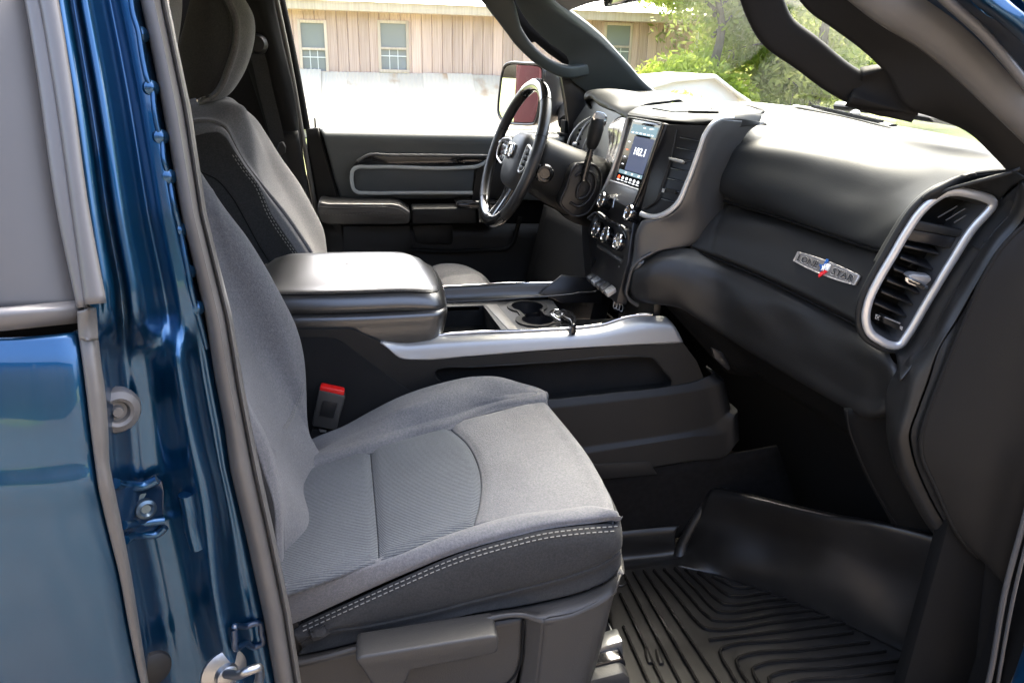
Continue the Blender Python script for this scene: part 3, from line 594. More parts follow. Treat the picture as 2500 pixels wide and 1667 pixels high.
# headrest of the near seat, only its edge shows past the post
hp0 = L([(380, -70), (385, 0), (395, 60), (408, 118), (420, 150)], -.50); hp1 = L([(425, -70), (432, 0), (431, 45), (426, 100), (424, 145)], -.44); hp2 = L([(437, -70), (443, 0), (441, 45), (434, 100), (428, 145)], -.36)
patch('headrest', [hp0 + np.array([-.04, 0, 0]), hp0, hp1, hp2, hp2 + np.array([-.05, .08, 0])], M['fabric'], ps, 30, 24, .02)
# recliner webbing and seat track
yprism('seat_track', [(1440, 1592), (1475, 1577), (1520, 1563), (1522, 1602), (1470, 1616), (1435, 1624)], -.60, -.56, M['steel'], ps, .003)
yprism('seat_track', [(1468, 1561), (1500, 1549), (1502, 1557), (1474, 1565)], -.56, -.52, M['steel'], ps, .002)
yprism('seat_track', [(1400, 1660), (1450, 1622), (1520, 1604), (1530, 1622), (1526, 1642), (1470, 1660), (1420, 1700)], -.63, -.50, M['gloss'], ps, .006)
yprism('seat_foot', [(1400, 1720), (1430, 1664), (1525, 1640), (1540, 1655), (1545, 1720)], -.66, -.56, M['seat_plastic'], ps, .01)
box('seat_underside', (-.25, -.70, .47), (.34, -.24, .80), M['black'], ps, .02)

# ================================================================== driver's seat
ds = thing('driver_seat', 'grey cloth driver seat with charcoal side panels behind the steering wheel', 'car seat', (-.2, .42, .5), 'front seats')
dp = [(440, 345), (477, 331), (505, 324), (533, 322), (553, 337), (567, 360), (600, 410), (630, 450), (662, 522), (731, 625), (800, 745), (640, 745), (560, 640), (480, 520), (420, 420)]
yprism('backrest_side', dp, .232, .40, M['fabdark'], ds, .008, 3)
d1 = L([(815, 770), (731, 625), (662, 522), (630, 450), (600, 410), (567, 360), (553, 337), (533, 322), (505, 324), (477, 331), (440, 345)], .236)
d2 = L([(840, 770), (761, 624), (692, 522), (633, 450), (587, 387), (565, 345), (547, 313), (525, 302), (495, 298), (465, 303), (430, 310)], (.262, .275))
d3 = L([(850, 770), (772, 640), (705, 545), (647, 450), (613, 333), (602, 300), (590, 275), (560, 262), (520, 265), (480, 268), (430, 272)], (.30, .33))
d4 = L([(860, 770), (785, 640), (722, 520), (665, 420), (640, 350), (612, 300), (585, 262), (555, 247), (520, 246), (480, 250), (430, 254)], (.44, .37))
d5 = L([(860, 770), (799, 640), (797, 622), (787, 555), (771, 522), (727, 443), (683, 383), (650, 333), (620, 290), (583, 262), (560, 240), (520, 236), (480, 241), (430, 248)], (.60, .40))
d6 = d5 + np.array([-.10, .03, -.02])
g = grid([d1, d2], 100, 16); patch('backrest_bolster', [d1, spline(d1, 40) * .5 + spline(d2, 40) * .5 + np.array([.006, -.006, 0]), d2], M['fabric'], ds, 100, 14, .01)
g = tuck(grid([d2, d3, d4, d5, d6], 120, 90), 'v', .008, .012); gmesh('backrest', g, M['fabric'], ds, .01)
for o in (2, 9):
    stitches('stitching', L([(731 - o, 627), (662 - o, 524), (630 - o, 452), (600 - o, 413), (572 - o, 371)], .229), M['thread'], ds, .0065, .0045, .0011, lift=(0, -.001, 0))
tube('side_seam', L([(490, 420), (530, 440), (565, 480), (600, 540), (640, 612), (665, 650)], .231), .0016, M['black'], ds, n=40)
# headrest
hA = [(430, -50, .34), (440, 0, .33), (430, 60, .325), (425, 127, .325), (440, 200, .33), (460, 242, .345)]
hS = [(535, -50, .335), (548, 0, .33), (566, 43, .325), (567, 100, .322), (551, 160, .325), (515, 228, .335), (480, 243, .345)]
hM = [(505, -50, .315), (508, 0, .30), (510, 60, .295), (502, 127, .295), (492, 190, .31), (476, 240, .34)]
hR = [(560, -50, .42), (588, 0, .42), (610, 43, .42), (613, 83, .42), (603, 133, .42), (580, 187, .42), (547, 228, .42), (500, 243, .42)]
hB = [(530, -50, .52), (560, 0, .52), (580, 43, .52), (582, 83, .52), (574, 133, .52), (555, 187, .52), (530, 222, .51), (490, 243, .48)]
hA = [(474, -50, .34), (467, 0, .335), (456, 55, .33), (441, 127, .33), (450, 200, .335), (463, 242, .345)]
dk = patch('headrest', [L(hA) + np.array([.01, .12, 0]), L(hA), L(hM), L(hS)], M['fabdark'], ds, 50, 30, .01, label='charcoal side of the headrest')
g = tuck(grid([L(hS), (spline(L(hS), 12) * .55 + spline(L(hR), 12) * .45) + np.array([.010, -.006, 0]), L(hR), L(hB), L(hB) + np.array([-.10, .02, 0])], 70, 50), 'v', .006, .008)
gmesh('headrest', g, M['fabric'], ds, .01, label='pale front of the headrest')
stitches('stitching', L([(x - 8, y, .318) for x, y, _ in hS[1:6]]), M['fabdark'], ds, .006, .004, .001)
box('headrest_post', (-.46, .38, 1.56), (-.445, .395, 1.70), M['chrome'], ds, .004)
box('headrest_post', (-.46, .47, 1.56), (-.445, .485, 1.70), M['chrome'], ds, .004)
c0 = L([(1000, 690), (1040, 660), (1064, 647), (1104, 643), (1134, 648), (1171, 668), (1197, 692), (1215, 730)], .63)
c1 = L([(1010, 720), (1060, 690), (1095, 672), (1130, 668), (1165, 668), (1190, 690), (1205, 730)], .56)
c2 = L([(1010, 760), (1060, 730), (1100, 700), (1150, 690), (1180, 700), (1200, 740)], .50)
g = tuck(grid([c0 + np.array([0, .03, -.08]), c0, spline(c0, 8) * .5 + spline(c1, 8) * .5 + np.array([0, 0, .006]), c1, c2, c2 + np.array([0, -.25, -.03])], 60, 50), 'v', 0, .01)
g = groove(g, c1, .006, .007); gmesh('cushion_bolster', g, M['fabric'], ds, .01)
box('cushion_base', (-.25, .26, .60), (.24, .66, .92), M['fabdark'], ds, .04)

# ================================================================== belts
bk = thing('seat_belt_buckle', 'black belt buckle with a red release button beside the near seat', 'belt buckle', (-.1, -.215, 1.0))
yprism('buckle_body', [(779, 952), (840, 966), (843, 972), (822, 1046), (818, 1050), (764, 1041), (762, 1036)], -.232, -.206, M['seat_plastic'], bk, .004)
yprism('release_button', [(782, 944), (786, 943), (839, 954), (841, 957), (839, 967), (780, 953)], -.230, -.208, M['red'], bk, .002)
yprism('buckle_panel', [(789, 978), (824, 985), (814, 1022), (779, 1014)], -.2345, -.232, M['satin'], bk, .001)
yprism('latch_tab', [(778, 1047), (797, 1051), (796, 1056), (782, 1055)], -.230, -.226, M['steel'], bk, .001)
yprism('buckle_stalk', [(764, 1048), (822, 1054), (800, 1085), (760, 1120), (745, 1090)], -.226, -.21, M['black'], bk, .003)
fb = thing('seat_belt', 'dark belt webbing hanging on the far door post behind the driver headrest', 'seat belt', (-.26, .72, 1.6))
sweep('webbing', L([(600, 80, .70), (622, 120, .70), (648, 220, .715), (676, 335, .73), (690, 420, .735)]), .048, .003, M['fabdark'], fb, n=30, up=(-.3, -.95, 0))
q = L([(628, 108)], .69)[0]; lathe('belt_guide', q + np.array([0, .02, 0]), q + np.array([0, -.02, 0]), [(0, .03), (.02, .03), (.034, .022), (.036, .0001)], M['plastic'], fb)
yprism('belt_anchor', [(680, 350), (690, 347), (697, 360), (695, 376), (683, 382), (674, 372)], .70, .73, M['plastic'], fb, .004)

# ================================================================== centre console
cc = thing('centre_console', 'floor console between the seats with padded armrest and silver side trim', 'console', (.2, 0, .5))
# armrest: padded lid on a deep box
def rim(Yn, Yf, xb, xf, z, rad, n=44):
    """rounded rectangle outline in plan"""
    P = []
    for cx_, cy_, a0 in ((xf - rad, Yn + rad, -90), (xf - rad, Yf - rad, 0), (xb + .03, Yf - .03, 90), (xb + .03, Yn + .03, 180)):
        r = rad if cx_ > 0 else .03
        for a in np.linspace(a0, a0 + 90, 9): P.append((cx_ + r * math.cos(math.radians(a)), cy_ + r * math.sin(math.radians(a)), z))
    return np.array(P)
def stack(levels, n=120, nv=40):
    rows = [spline(l, n, closed=True) for l in levels]; return rows
xb = -.30
def crown(Pts, base, amp=.012):
    c = Pts.mean(0); return Pts
lv = [rim(-.158, .150, xb, .150, 1.205, .045), rim(-.160, .152, xb, .156, 1.214, .045), rim(-.157, .150, xb, .154, 1.226, .045), rim(-.146, .140, xb + .01, .143, 1.243, .045), rim(-.136, .131, xb + .02, .132, 1.2495, .045)]
rows = stack(lv); A = np.array(rows); par = np.cumsum([0] + [np.linalg.norm(A[i + 1] - A[i], axis=1).mean() for i in range(len(A) - 1)])
G = np.stack([spline(A[:, c], 22, par=par) for c in range(A.shape[1])], 1)
top = G[-1]; cen = top.mean(0)
ext = []
for f in (.9, .75, .55, .35, .15, .02):
    r = cen + (top - cen) * f; r[:, 2] = 1.2495 + (1 - f ** 6) * .036 * np.clip((r[:, 1] + .142) / .20, 0, 1) ** .95; ext.append(r)
G = np.vstack([G, np.array(ext)]); 
for k in range(len(G)):
    G[k][:, 2] += -.012 * np.clip((G[k][:, 0] - .02) / .13, 0, 1) ** 2 
lid = gmesh('armrest_lid', G, M['vinyl'], cc, 0, closed=True, angle=80)
rim_seam = G[17].copy(); fr = rim_seam[(rim_seam[:, 1] < 0.10)]
o_ = np.argsort(np.arctan2(rim_seam[:, 1] - .0, rim_seam[:, 0] - .05)); 
tube('lid_seam', rim_seam + np.array([0, -.0004, .0006]), .0014, M['black'], cc, closed=True, n=220, ns=6)
stitches('stitching', np.vstack([G[18], G[18][:1]])[:400] + np.array([0, 0, .0008]), pmat('grey_thread', (.10, .095, .09), .8), cc, .005, .003, .0007)
lv = [rim(-.150, .145, xb, .146, 1.205, .045), rim(-.163, .155, xb, .157, 1.195, .045), rim(-.166, .157, xb, .155, 1.165, .045), rim(-.165, .157, xb, .147, 1.130, .045), rim(-.160, .15, xb, .140, 1.10, .045)]
A = np.array(stack(lv)); par = np.cumsum([0] + [np.linalg.norm(A[i + 1] - A[i], axis=1).mean() for i in range(len(A) - 1)])
G = np.stack([spline(A[:, c], 24, par=par) for c in range(A.shape[1])], 1)
gmesh('armrest_box', G, M['vinyl'], cc, 0, closed=True, angle=80)
# silver side trims
tp = [(1020, 824), (1067, 819), (1144, 815), (1311, 808), (1437, 799), (1471, 794), (1511, 781), (1544, 773), (1592, 771), (1625, 772)]
bt = [(931, 834), (975, 872), (1017, 878), (1144, 870), (1311, 856), (1477, 845.5), (1600, 839), (1668, 835)]
tpn = [(928, 831)] + tp
t_ = L(tpn, (-.150, -.150)); b_ = L([(931, 835), (948, 850), (976, 874), (1017, 878), (1144, 870), (1311, 856), (1477, 845.5), (1600, 839), (1668, 835)], -.186)
side_rows = [t_, spline(t_, 12) * .62 + spline(b_, 12) * .38 + np.array([0, -.010, .006]), spline(t_, 12) * .2 + spline(b_, 12) * .8 + np.array([0, -.004, .003]), b_]
patch('side_trim', side_rows, M['silver'], cc, 80, 20, .006)
rail_n = L([(1050, 823), (1067, 819), (1144, 811.5), (1311, 805), (1437, 796), (1471, 791), (1511, 778), (1544, 770), (1592, 768)], -.149)
sweep('edge_rail', rail_n, .008, .006, M['chrome'], cc, n=80, ns=8)
rail_f = L([(1060, 702), (1092, 699.5), (1144, 697), (1244, 691.5), (1344, 689), (1411, 683.5), (1460, 681)], .150)
sweep('edge_rail', rail_f, .009, .006, M['chrome'], cc, n=60, ns=8)
patch('tray_wall', [rail_f + np.array([0, -.003, -.002]), rail_f + np.array([0, -.012, -.03]), L([(1050, 739), (1094, 736), (1184, 733), (1300, 724), (1372, 719), (1420, 712)], .118)], M['cheek'], cc, 50, 12, .004)
prism('tray_ramp', [np.array(p) for p in (at(1318, 716, Y=.12), at(1372, 672, Y=.146), at(1470, 682, Y=.146), at(1470, 740, Y=.13), at(1372, 740, Y=.12))], (0, .01, 0), M['satin'], cc, .002)
# tray deck with bin and cup holders, cut as one plate with openings
ZD = 1.128
def zp(x, y, z=ZD): return at(x, y, Z=z)
def hole_plate(name, outer, holes, z, th, mat, parent):
    bm = bmesh.new(); es = []
    off = rootloc(parent)
    for lp in [outer] + holes:
        vs = [bm.verts.new(tuple(np.array([p[0], p[1], z]) - off)) for p in lp]
        es += [bm.edges.new((vs[i], vs[(i + 1) % len(vs)])) for i in range(len(vs))]
    r = bmesh.ops.triangle_fill(bm, use_beauty=True, use_dissolve=False, edges=es)
    bmesh.ops.recalc_face_normals(bm, faces=bm.faces)
    me = bpy.data.meshes.new(name); bm.to_mesh(me); bm.free()
    if me.polygons and me.polygons[0].normal.z < 0: me.flip_normals()
    me.materials.append(mat); o = bpy.data.objects.new(name, me); COL.objects.link(o); o.parent = parent
    m = o.modifiers.new('thickness', 'SOLIDIFY'); m.thickness = th; m.offset = -1; return o
def ell(c, rx, ry, n=36): return [(c[0] + rx * math.cos(2 * math.pi * k / n), c[1] + ry * math.sin(2 * math.pi * k / n)) for k in range(n)]
cA = zp(1287, 750)[:2]; cB = np.array([cA[0] + .005, cA[1] - .112])
x1 = zp(1171, 745)[0]; x2 = zp(1237, 742)[0]
bin_ = [(.10, -.128), (zp(1236, 803)[0] - .012, -.128), (zp(1236, 803)[0] - .012, -.12), (zp(1180, 746)[0], .088), (.10, .088)]
# cup opening: two circles with a waist
rA, rB = .043, .041
cup = []
for a in np.linspace(-50, 230, 30): cup.append((cA[0] + rA * math.cos(math.radians(a)), cA[1] + rA * math.sin(math.radians(a))))
for a in np.linspace(130, 410, 30): cup.append((cB[0] + rB * math.cos(math.radians(a)), cB[1] + rB * math.sin(math.radians(a))))
deck_o = [(.06, -.146), (.46, -.146), (.475, -.13), (.475, .11), (.46, .122), (.06, .122)]
hole_plate('tray_deck', deck_o, [bin_, cup], ZD, .012, M['cheek'], cc)
g_o = [(cA[0] + (p[0] - (cA[0] if p[1] > (cA[1] + cB[1]) / 2 else cB[0])) * 1.28, (cA[1] if p[1] > (cA[1] + cB[1]) / 2 else cB[1]) + (p[1] - (cA[1] if p[1] > (cA[1] + cB[1]) / 2 else cB[1])) * 1.24) for p in cup]
g_o = [(p[0], max(p[1], -.143)) for p in g_o]
hole_plate('cup_gasket', g_o, [cup], ZD + .004, .01, M['plastic'], cc)
for c, r in ((cA, rA), (cB, rB)): lathe('cup_well', (c[0], c[1], ZD - .075), (c[0], c[1], ZD - .002), [(0, r * .8), (.004, r * .86), (.073, r)], M['satin'], cc, label='cup holder well')
for w_ in [o for o in cc.children if o.name.startswith('cup_well')]:
    bm = bmesh.new(); bm.from_mesh(w_.data); f = max(bm.faces, key=lambda f: f.calc_center_median().z); bm.faces.remove(f); bm.to_mesh(w_.data); bm.free()
q = np.array([cA[0] - .018, cA[1] - .055, ZD - .02]); sweep('cup_finger', [q + np.array([0, 0, .02]), q, q + np.array([.004, .008, -.03])], .014, .01, M['gloss'], cc, n=12, ns=10, up=(1, 0, 0))
B = np.array([(p[0], p[1], ZD - .003) for p in bin_]); prismrows = [B, B + np.array([0, 0, -.06])]
gmesh('bin_liner', np.array([poly(np.vstack([r, r[:1]]), 60)[:-1] for r in prismrows]), M['carpanel'], cc, 0, closed=True)
mk('bin_floor', [tuple(p + np.array([0, 0, -.055])) for p in B], [tuple(range(len(B)))], M['plastic'], cc)
prism('bin_bridge', [zp(1183, 742, ZD + .003), zp(1214, 742, ZD + .003), zp(1266, 803, ZD + .003), zp(1240, 803, ZD + .003)], (0, 0, -.02), pmat('beige_grey_plastic', (.16, .15, .135), .45, spec=.6), cc, .004)
# forward well and USB panel
box('front_well', (.475, -.125, 1.02), (.70, .125, 1.04), M['satin'], cc)
box('front_well_back', (.68, -.125, 1.03), (.70, .14, 1.20), M['satin'], cc)
tube('well_lip', [zp(1440, 742, 1.06), zp(1456, 740, 1.06), zp(1476, 760, 1.05), zp(1496, 776, 1.05)], .002, M['cheek'], cc, n=16)
usb = yprism('socket_panel', [(1497, 730), (1512, 727), (1530, 745), (1522, 768), (1500, 760)], -.10, -.09, M['gloss'], cc, .002)
for k in range(3):
    tube('socket_rim', L([(1502 + 7 * k, 735 + 3 * k), (1506 + 7 * k, 740 + 3 * k), (1503 + 7 * k, 752 + 4 * k), (1499 + 7 * k, 752 + 3 * k)], -.103), .0012, M['silver'], cc, closed=True, n=20, ns=5)
# side panel: raised frame with sunken carpet, long pocket, ledges
def yhole(name, outer, hole, Y, th, mat, parent):
    bm = bmesh.new(); es = []; off = rootloc(parent)
    for lp in (outer, hole):
        vs = [bm.verts.new(tuple(at(x, y, Y=Y) - off)) for x, y in lp]; es += [bm.edges.new((vs[i], vs[(i + 1) % len(vs)])) for i in range(len(vs))]
    bmesh.ops.triangle_fill(bm, use_beauty=True, edges=es); bmesh.ops.recalc_face_normals(bm, faces=bm.faces)
    me = bpy.data.meshes.new(name); bm.to_mesh(me); bm.free()
    if me.polygons[0].normal.y > 0: me.flip_normals()
    me.materials.append(mat); o = bpy.data.objects.new(name, me); COL.objects.link(o); o.parent = parent
    m = o.modifiers.new('thickness', 'SOLIDIFY'); m.thickness = th; m.offset = -1; return o
pk = [(1061, 914), (1064, 903), (1078, 898.5), (1144, 896), (1344, 884), (1577, 871), (1594, 873), (1603, 881), (1621, 905), (1640, 930), (1639, 939), (1630, 945), (1544, 955), (1324, 977), (1110, 990), (1084, 940)]
yhole('side_panel', [(640, 808), (727, 805), (851, 803), (868, 806), (884, 815), (931, 836), (975, 874), (1012, 880), (1144, 872), (1311, 858), (1477, 848), (1668, 837), (1700, 880), (1730, 950), (1500, 968), (1324, 979), (1150, 1000), (1150, 1200), (640, 1200)], pk, -.184, .012, M['plastic'], cc)
yprism('carpet_inlay', [(640, 826), (731, 824), (797, 824), (818, 827), (837, 836), (917, 895), (1011, 962), (1060, 1010), (1060, 1200), (640, 1200)], -.1865, -.18, M['carpanel'], cc, .002)
pkP = L(pk, -.172); inner = pkP + np.array([0, .030, 0])
gmesh('pocket_wall', np.array([poly(np.vstack([r, r[:1]]), 120)[:-1] for r in (pkP, inner)]), M['plastic'], cc, 0, closed=True)
prism('pocket_back', inner + np.array([0, -.001, 0]), (0, .004, 0), M['carpanel'], cc, 0)
tube('pocket_rim', L(pk, -.1845), .0020, M['plastic'], cc, closed=True, n=160, ns=6)
lower = [L([(1100, 1000), (1324, 977), (1544, 955), (1640, 942), (1700, 930), (1735, 915)], -.186), L([(1110, 1022), (1345, 997), (1544, 975), (1660, 960), (1725, 948), (1762, 935)], -.196), L([(1130, 1150), (1431, 1090), (1600, 1066), (1690, 1050), (1745, 1035), (1778, 1005)], -.199),
         L([(1130, 1168), (1431, 1108), (1600, 1080), (1690, 1066), (1775, 1052), (1796, 1010)], -.208), L([(1130, 1230), (1444, 1165), (1600, 1140), (1690, 1125), (1775, 1110), (1800, 1080)], -.209)]
lower = [np.vstack([r, r[-1] + np.array([.012, .012, 0]), r[-1] + np.array([.016, .06, 0])]) for r in lower]
patch('lower_panel', lower, M['plastic'], cc, 70, 60, .006, lin=True, angle=30)
yprism('access_flap', [(1428, 1136), (1434, 1135), (1580, 1126), (1588, 1130), (1604, 1158), (1444, 1172)], -.2115, -.20, M['plastic'], cc, .002)
patch('tunnel_carpet', [L([(1200, 1215), (1444, 1165), (1600, 1140), (1800, 1108), (1900, 1090)], -.203), L([(1200, 1380), (1500, 1330), (1660, 1310), (1800, 1290), (1950, 1240)], -.203)], M['carpet'], cc, 20, 8, .01)
box('console_core', (-.30, -.135, .48), (.70, .14, 1.06), M['black'], cc)
kf = thing('key_fob', 'black key fob with chrome loop lying ahead of the cup holders', 'key fob', tuple(zp(1375, 775)))
k0 = zp(1345, 758, ZD + .03)
tube('key_ring', [zp(x, y, ZD + .012) for x, y in ((1344, 762), (1352, 757), (1364, 756), (1350, 765), (1372, 776), (1392, 785), (1384, 786), (1352, 772))], .0022, M['chrome'], kf, closed=True, n=60)
prism('fob_body', [zp(x, y, ZD + .034) for x, y in ((1366, 757), (1374, 752), (1398, 760), (1407, 772), (1408, 790), (1396, 792), (1390, 778), (1370, 768))], (0, 0, -.03), M['gloss'], kf, .005)

# ================================================================== dashboard
db = thing('dashboard', 'black padded dashboard with touch screen, glove box and silver vent bezels', 'dashboard', (.9, 0, 1.2))
# upper passenger pad
r0 = [(1790, 246, .33), (1880, 254, .20), (1949, 263, .10), (2050, 283, -.08), (2163, 312, -.27), (2290, 342, -.45), (2409, 372, -.60), (2540, 410, -.73)]
r1 = [(1850, 276, -.13), (1900, 280, -.19), (1990, 292, -.27), (2080, 312, -.36), (2190, 340, -.47), (2310, 370, -.58), (2430, 400, -.68), (2550, 440, -.77)]
r2 = [(1822, 312, -.145), (1880, 312, -.20), (1970, 322, -.28), (2070, 342, -.37), (2180, 372, -.47), (2300, 405, -.58), (2420, 436, -.68), (2545, 470, -.76)]
r3 = [(1778, 352, -.152), (1835, 352, -.20), (1925, 362, -.28), (2030, 384, -.37), (2140, 413, -.47), (2240, 432, -.57), (2349, 436, -.675), (2470, 417, -.752)]
r4 = [(1750, 398, -.157), (1800, 400, -.20), (1885, 414, -.28), (1985, 438, -.37), (2095, 470, -.47), (2170, 486, -.545), (2225, 492, -.61), (2283, 471, -.685)]
r5 = [(1735, 440, -.160), (1780, 448, -.20), (1860, 464, -.28), (1955, 490, -.37), (2060, 522, -.47), (2130, 543, -.54), (2175, 550, -.595), (2230, 518, -.65)]
r6 = [(1740, 468, -.160), (1785, 483, -.20), (1860, 503, -.28), (1945, 530, -.37), (2045, 565, -.47), (2110, 586, -.54), (2155, 596, -.59), (2195, 566, -.63)]
r7 = [(1758, 484, -.158), (1800, 498, -.20), (1870, 517, -.28), (1949, 543, -.37), (2045, 576, -.47), (2110, 598, -.54), (2148, 608, -.585), (2168, 606, -.615)]
R0, R3 = spline(L(r0), 16), spline(L(r3), 16)
rows = [R0, R0 * .6 + R3 * .4 + np.array([0, 0, .004]), R0 * .2 + R3 * .8 + np.array([0, 0, .010])] + [L(r) for r in (r3, r4, r5, r6, r7)]
rows.append(rows[-1] + np.array([.035, 0, -.006])); rows.insert(0, rows[0] + np.array([.10, 0, -.01]))
G = grid(rows, 110, 90); G = tuck(G, 'u', .010, .020)
gmesh('upper_pad', G, M['pad'], db, .006)
seam = onmesh(G, [(2226, 520), (2250, 496), (2283, 471), (2349, 438), (2400, 427), (2463, 418), (2500, 414)])
# glove box lid
q0 = L([(1752, 490, -.150), (1800, 502, -.20), (1870, 522, -.28), (1949, 548, -.37), (2045, 582, -.47), (2120, 606, -.55), (2200, 640, -.63)]) + np.array([.030, 0, 0])
q1 = L([(1716, 540, -.155), (1770, 552, -.21), (1850, 575, -.29), (1940, 608, -.38), (2040, 650, -.48), (2115, 682, -.555), (2170, 712, -.61)])
q2 = L([(1690, 590, -.160), (1740, 605, -.21), (1830, 640, -.30), (1930, 685, -.40), (2030, 735, -.50), (2100, 770, -.575), (2140, 792, -.615)])
q3 = L([(1684, 600, -.160), (1736, 618, -.21), (1826, 652, -.30), (1926, 698, -.40), (2026, 748, -.50), (2095, 784, -.575), (2135, 806, -.615)])
q4 = L([(1684, 606, -.150), (1736, 624, -.20), (1826, 660, -.29), (1926, 706, -.39), (2026, 757, -.49), (2095, 792, -.565), (2135, 815, -.605)]) + np.array([-.004, 0, 0])
gq = grid([q0 + np.array([.04, 0, .01]), q0, q1, q2, q3, q4], 90, 60); sm_ = onmesh(gq, [(1779, 496), (1760, 525), (1742, 570), (1733, 612)])
gq = groove(gq, sm_, .003, .004); gmesh('glove_box_lid', gq, M['skin'], db, .006)
# knee bolster
kb = [L([(1560, 640, -.150), (1600, 616, -.158), (1650, 607, -.165), (1690, 607, -.17), (1736, 622, -.20), (1826, 658, -.29), (1926, 706, -.39), (2026, 757, -.49), (2100, 796, -.57), (2140, 830, -.62), (2180, 893, -.685)]) + np.array([.012, 0, 0]),
      L([(1548, 662, -.152), (1595, 638, -.175), (1650, 630, -.19), (1690, 640, -.20), (1740, 660, -.23), (1826, 697, -.31), (1926, 745, -.41), (2020, 793, -.50), (2090, 832, -.58), (2140, 866, -.64), (2188, 903, -.69)]),
      L([(1540, 690, -.150), (1590, 668, -.185), (1650, 664, -.205), (1700, 682, -.22), (1750, 708, -.25), (1826, 745, -.33), (1926, 800, -.42), (2010, 846, -.51), (2080, 884, -.585), (2140, 915, -.65), (2192, 935, -.70)]),
      L([(1540, 715, -.145), (1580, 705, -.18), (1650, 710, -.21), (1706, 736, -.23), (1760, 768, -.265), (1830, 806, -.335), (1920, 860, -.425), (2000, 905, -.51), (2070, 946, -.585), (2130, 970, -.65), (2184, 978, -.695)]),
      L([(1555, 737, -.14), (1585, 738, -.175), (1650, 747, -.20), (1710, 782, -.23), (1770, 820, -.27), (1835, 860, -.335), (1915, 908, -.42), (1990, 952, -.505), (2060, 992, -.58), (2110, 1016, -.64), (2160, 1008, -.68)]),
      L([(1570, 742, -.12), (1600, 746, -.16), (1655, 756, -.18), (1712, 790, -.21), (1772, 828, -.25), (1838, 868, -.315), (1915, 916, -.40), (1990, 958, -.485), (2060, 998, -.56), (2105, 1022, -.62), (2136, 1022, -.66)]) + np.array([.03, 0, 0])]
kb = [np.vstack([r, r[-1] + np.array([.035, -.004, -.004])]) for r in kb]
gk = grid(kb, 120, 60); gmesh('knee_bolster', gk, M['skin'], db, .006)
patch('under_panel', [kb[-1] + np.array([.02, 0, .004]), kb[-1] + np.array([.22, 0, -.20])], M['black'], db, 40, 6, .006)
tube('under_panel_joint', L([(2068, 1002, -.62), (2072, 1040, -.62), (2095, 1105, -.62), (2140, 1200, -.62), (2190, 1280, -.62)]), .0012, M['plastic'], db, n=30)
patch('under_panel_side', [L([(2060, 1000, -.60), (2070, 1050, -.60), (2095, 1120, -.60), (2180, 1285, -.60)]), L([(2200, 1000, -.66), (2210, 1060, -.66), (2225, 1130, -.66), (2320, 1370, -.66)])], M['black'], db, 20, 6, .006)
prism('courtesy_lamp', L([(1738, 850), (1765, 862), (1785, 900), (1778, 905), (1745, 875)], -.30), (0, .01, 0), M['satin'], db, .002)
tube('lid_gap', gq[-1] + np.array([-.001, -.002, -.001]), .0032, M['black'], db, n=80)
tube('pad_gap', spline(L(r7), 60) + np.array([.004, -.001, -.004]), .004, M['black'], db, n=80)
# badge: raised plate, sunken lettering and the state shape in three colours
bo = gq; 
bc = onmesh(gq, [(1951, 614), (2104, 670), (2086, 702), (1938, 640), (2030, 640), (2012, 672)])
nrm = np.cross(bc[1] - bc[0], bc[3] - bc[0]); nrm /= np.linalg.norm(nrm); nrm = nrm if nrm @ (CAM - bc[0]) > 0 else -nrm
tl, tr, br, bl = bc[0], bc[1], bc[2], bc[3]
cb = (tl + tr + br + bl) / 4; eu = (tr - tl + br - bl) / 2; ev = (tl - bl + tr - br) / 2
def bp(u, v, d=0.0): return cb + eu * u + ev * v + nrm * d
mt_b = pmat('badge_pewter', (.55, .52, .49), .38, metal=.6); mt_bi = pmat('badge_recess', (.20, .185, .17), .5, metal=.3)
bout = [bp(-.5, -.36, .003), bp(-.25, -.5, .003), bp(0, -.54, .003), (bp(.25, -.5, .003)), bp(.5, -.36, .003), bp(.5, .40, .003), bp(.25, .5, .003), bp(0, .54, .003), bp(-.25, .5, .003), bp(-.5, .40, .003)]
prism('badge', bout, -nrm * .006, mt_b, db, .0012, label='pewter LONE STAR badge plate')
sweep('badge_frame', np.vstack([bout, bout[:1]]) + nrm * .0004, .0018, .0018, mt_b, db, n=160, ns=6, up=nrm, lin=True)
badge = [o for o in db.children if o.name.startswith('badge')][0]
bin2 = [bp(u * .955, v * .80, .0034) for u, v in ((-.5, -.38), (-.25, -.5), (0, -.54), (.25, -.5), (.5, -.38), (.5, .40), (.25, .5), (0, .54), (-.25, .5), (-.5, .40))]
prism('badge_field', bin2, -nrm * .002, mt_bi, badge, 0)
text('badge_lettering', 'LONE', bp(-.455, -.31, .004), bp(-.105, -.31, .004), bp(-.455, .31, .004), mt_b, badge, .001)
text('badge_lettering', 'STAR', bp(.115, -.31, .004), bp(.455, -.31, .004), bp(.115, .31, .004), mt_b, badge, .001)
text('badge_lettering_face', 'LONE', bp(-.455 + .006, -.27 + .02, .0052), bp(-.105 - .004, -.25, .0052), bp(-.449, .27, .0052), pmat('badge_letter_black', (.012, .012, .012), .4), badge, .0003)
text('badge_lettering_face', 'STAR', bp(.121, -.25, .0052), bp(.451, -.25, .0052), bp(.121, .27, .0052), bpy.data.materials['badge_letter_black'], badge, .0003)
enb, enw, enr = pmat('enamel_blue', (.02, .09, .30), .25, coat=.5), pmat('enamel_white', (.75, .75, .75), .25, coat=.5), pmat('enamel_red', (.75, .02, .03), .25, coat=.5)
S_ = lambda pts: [bp(u * .9, v * .86, .0075) for u, v in pts]
prism('state_blue', S_([(-.035, .80), (.008, .80), (.008, .10), (-.01, -.40), (-.045, -.42), (-.06, -.12), (-.095, .02), (-.09, .16), (-.035, .18)]), -nrm * .004, enb, badge, .0005)
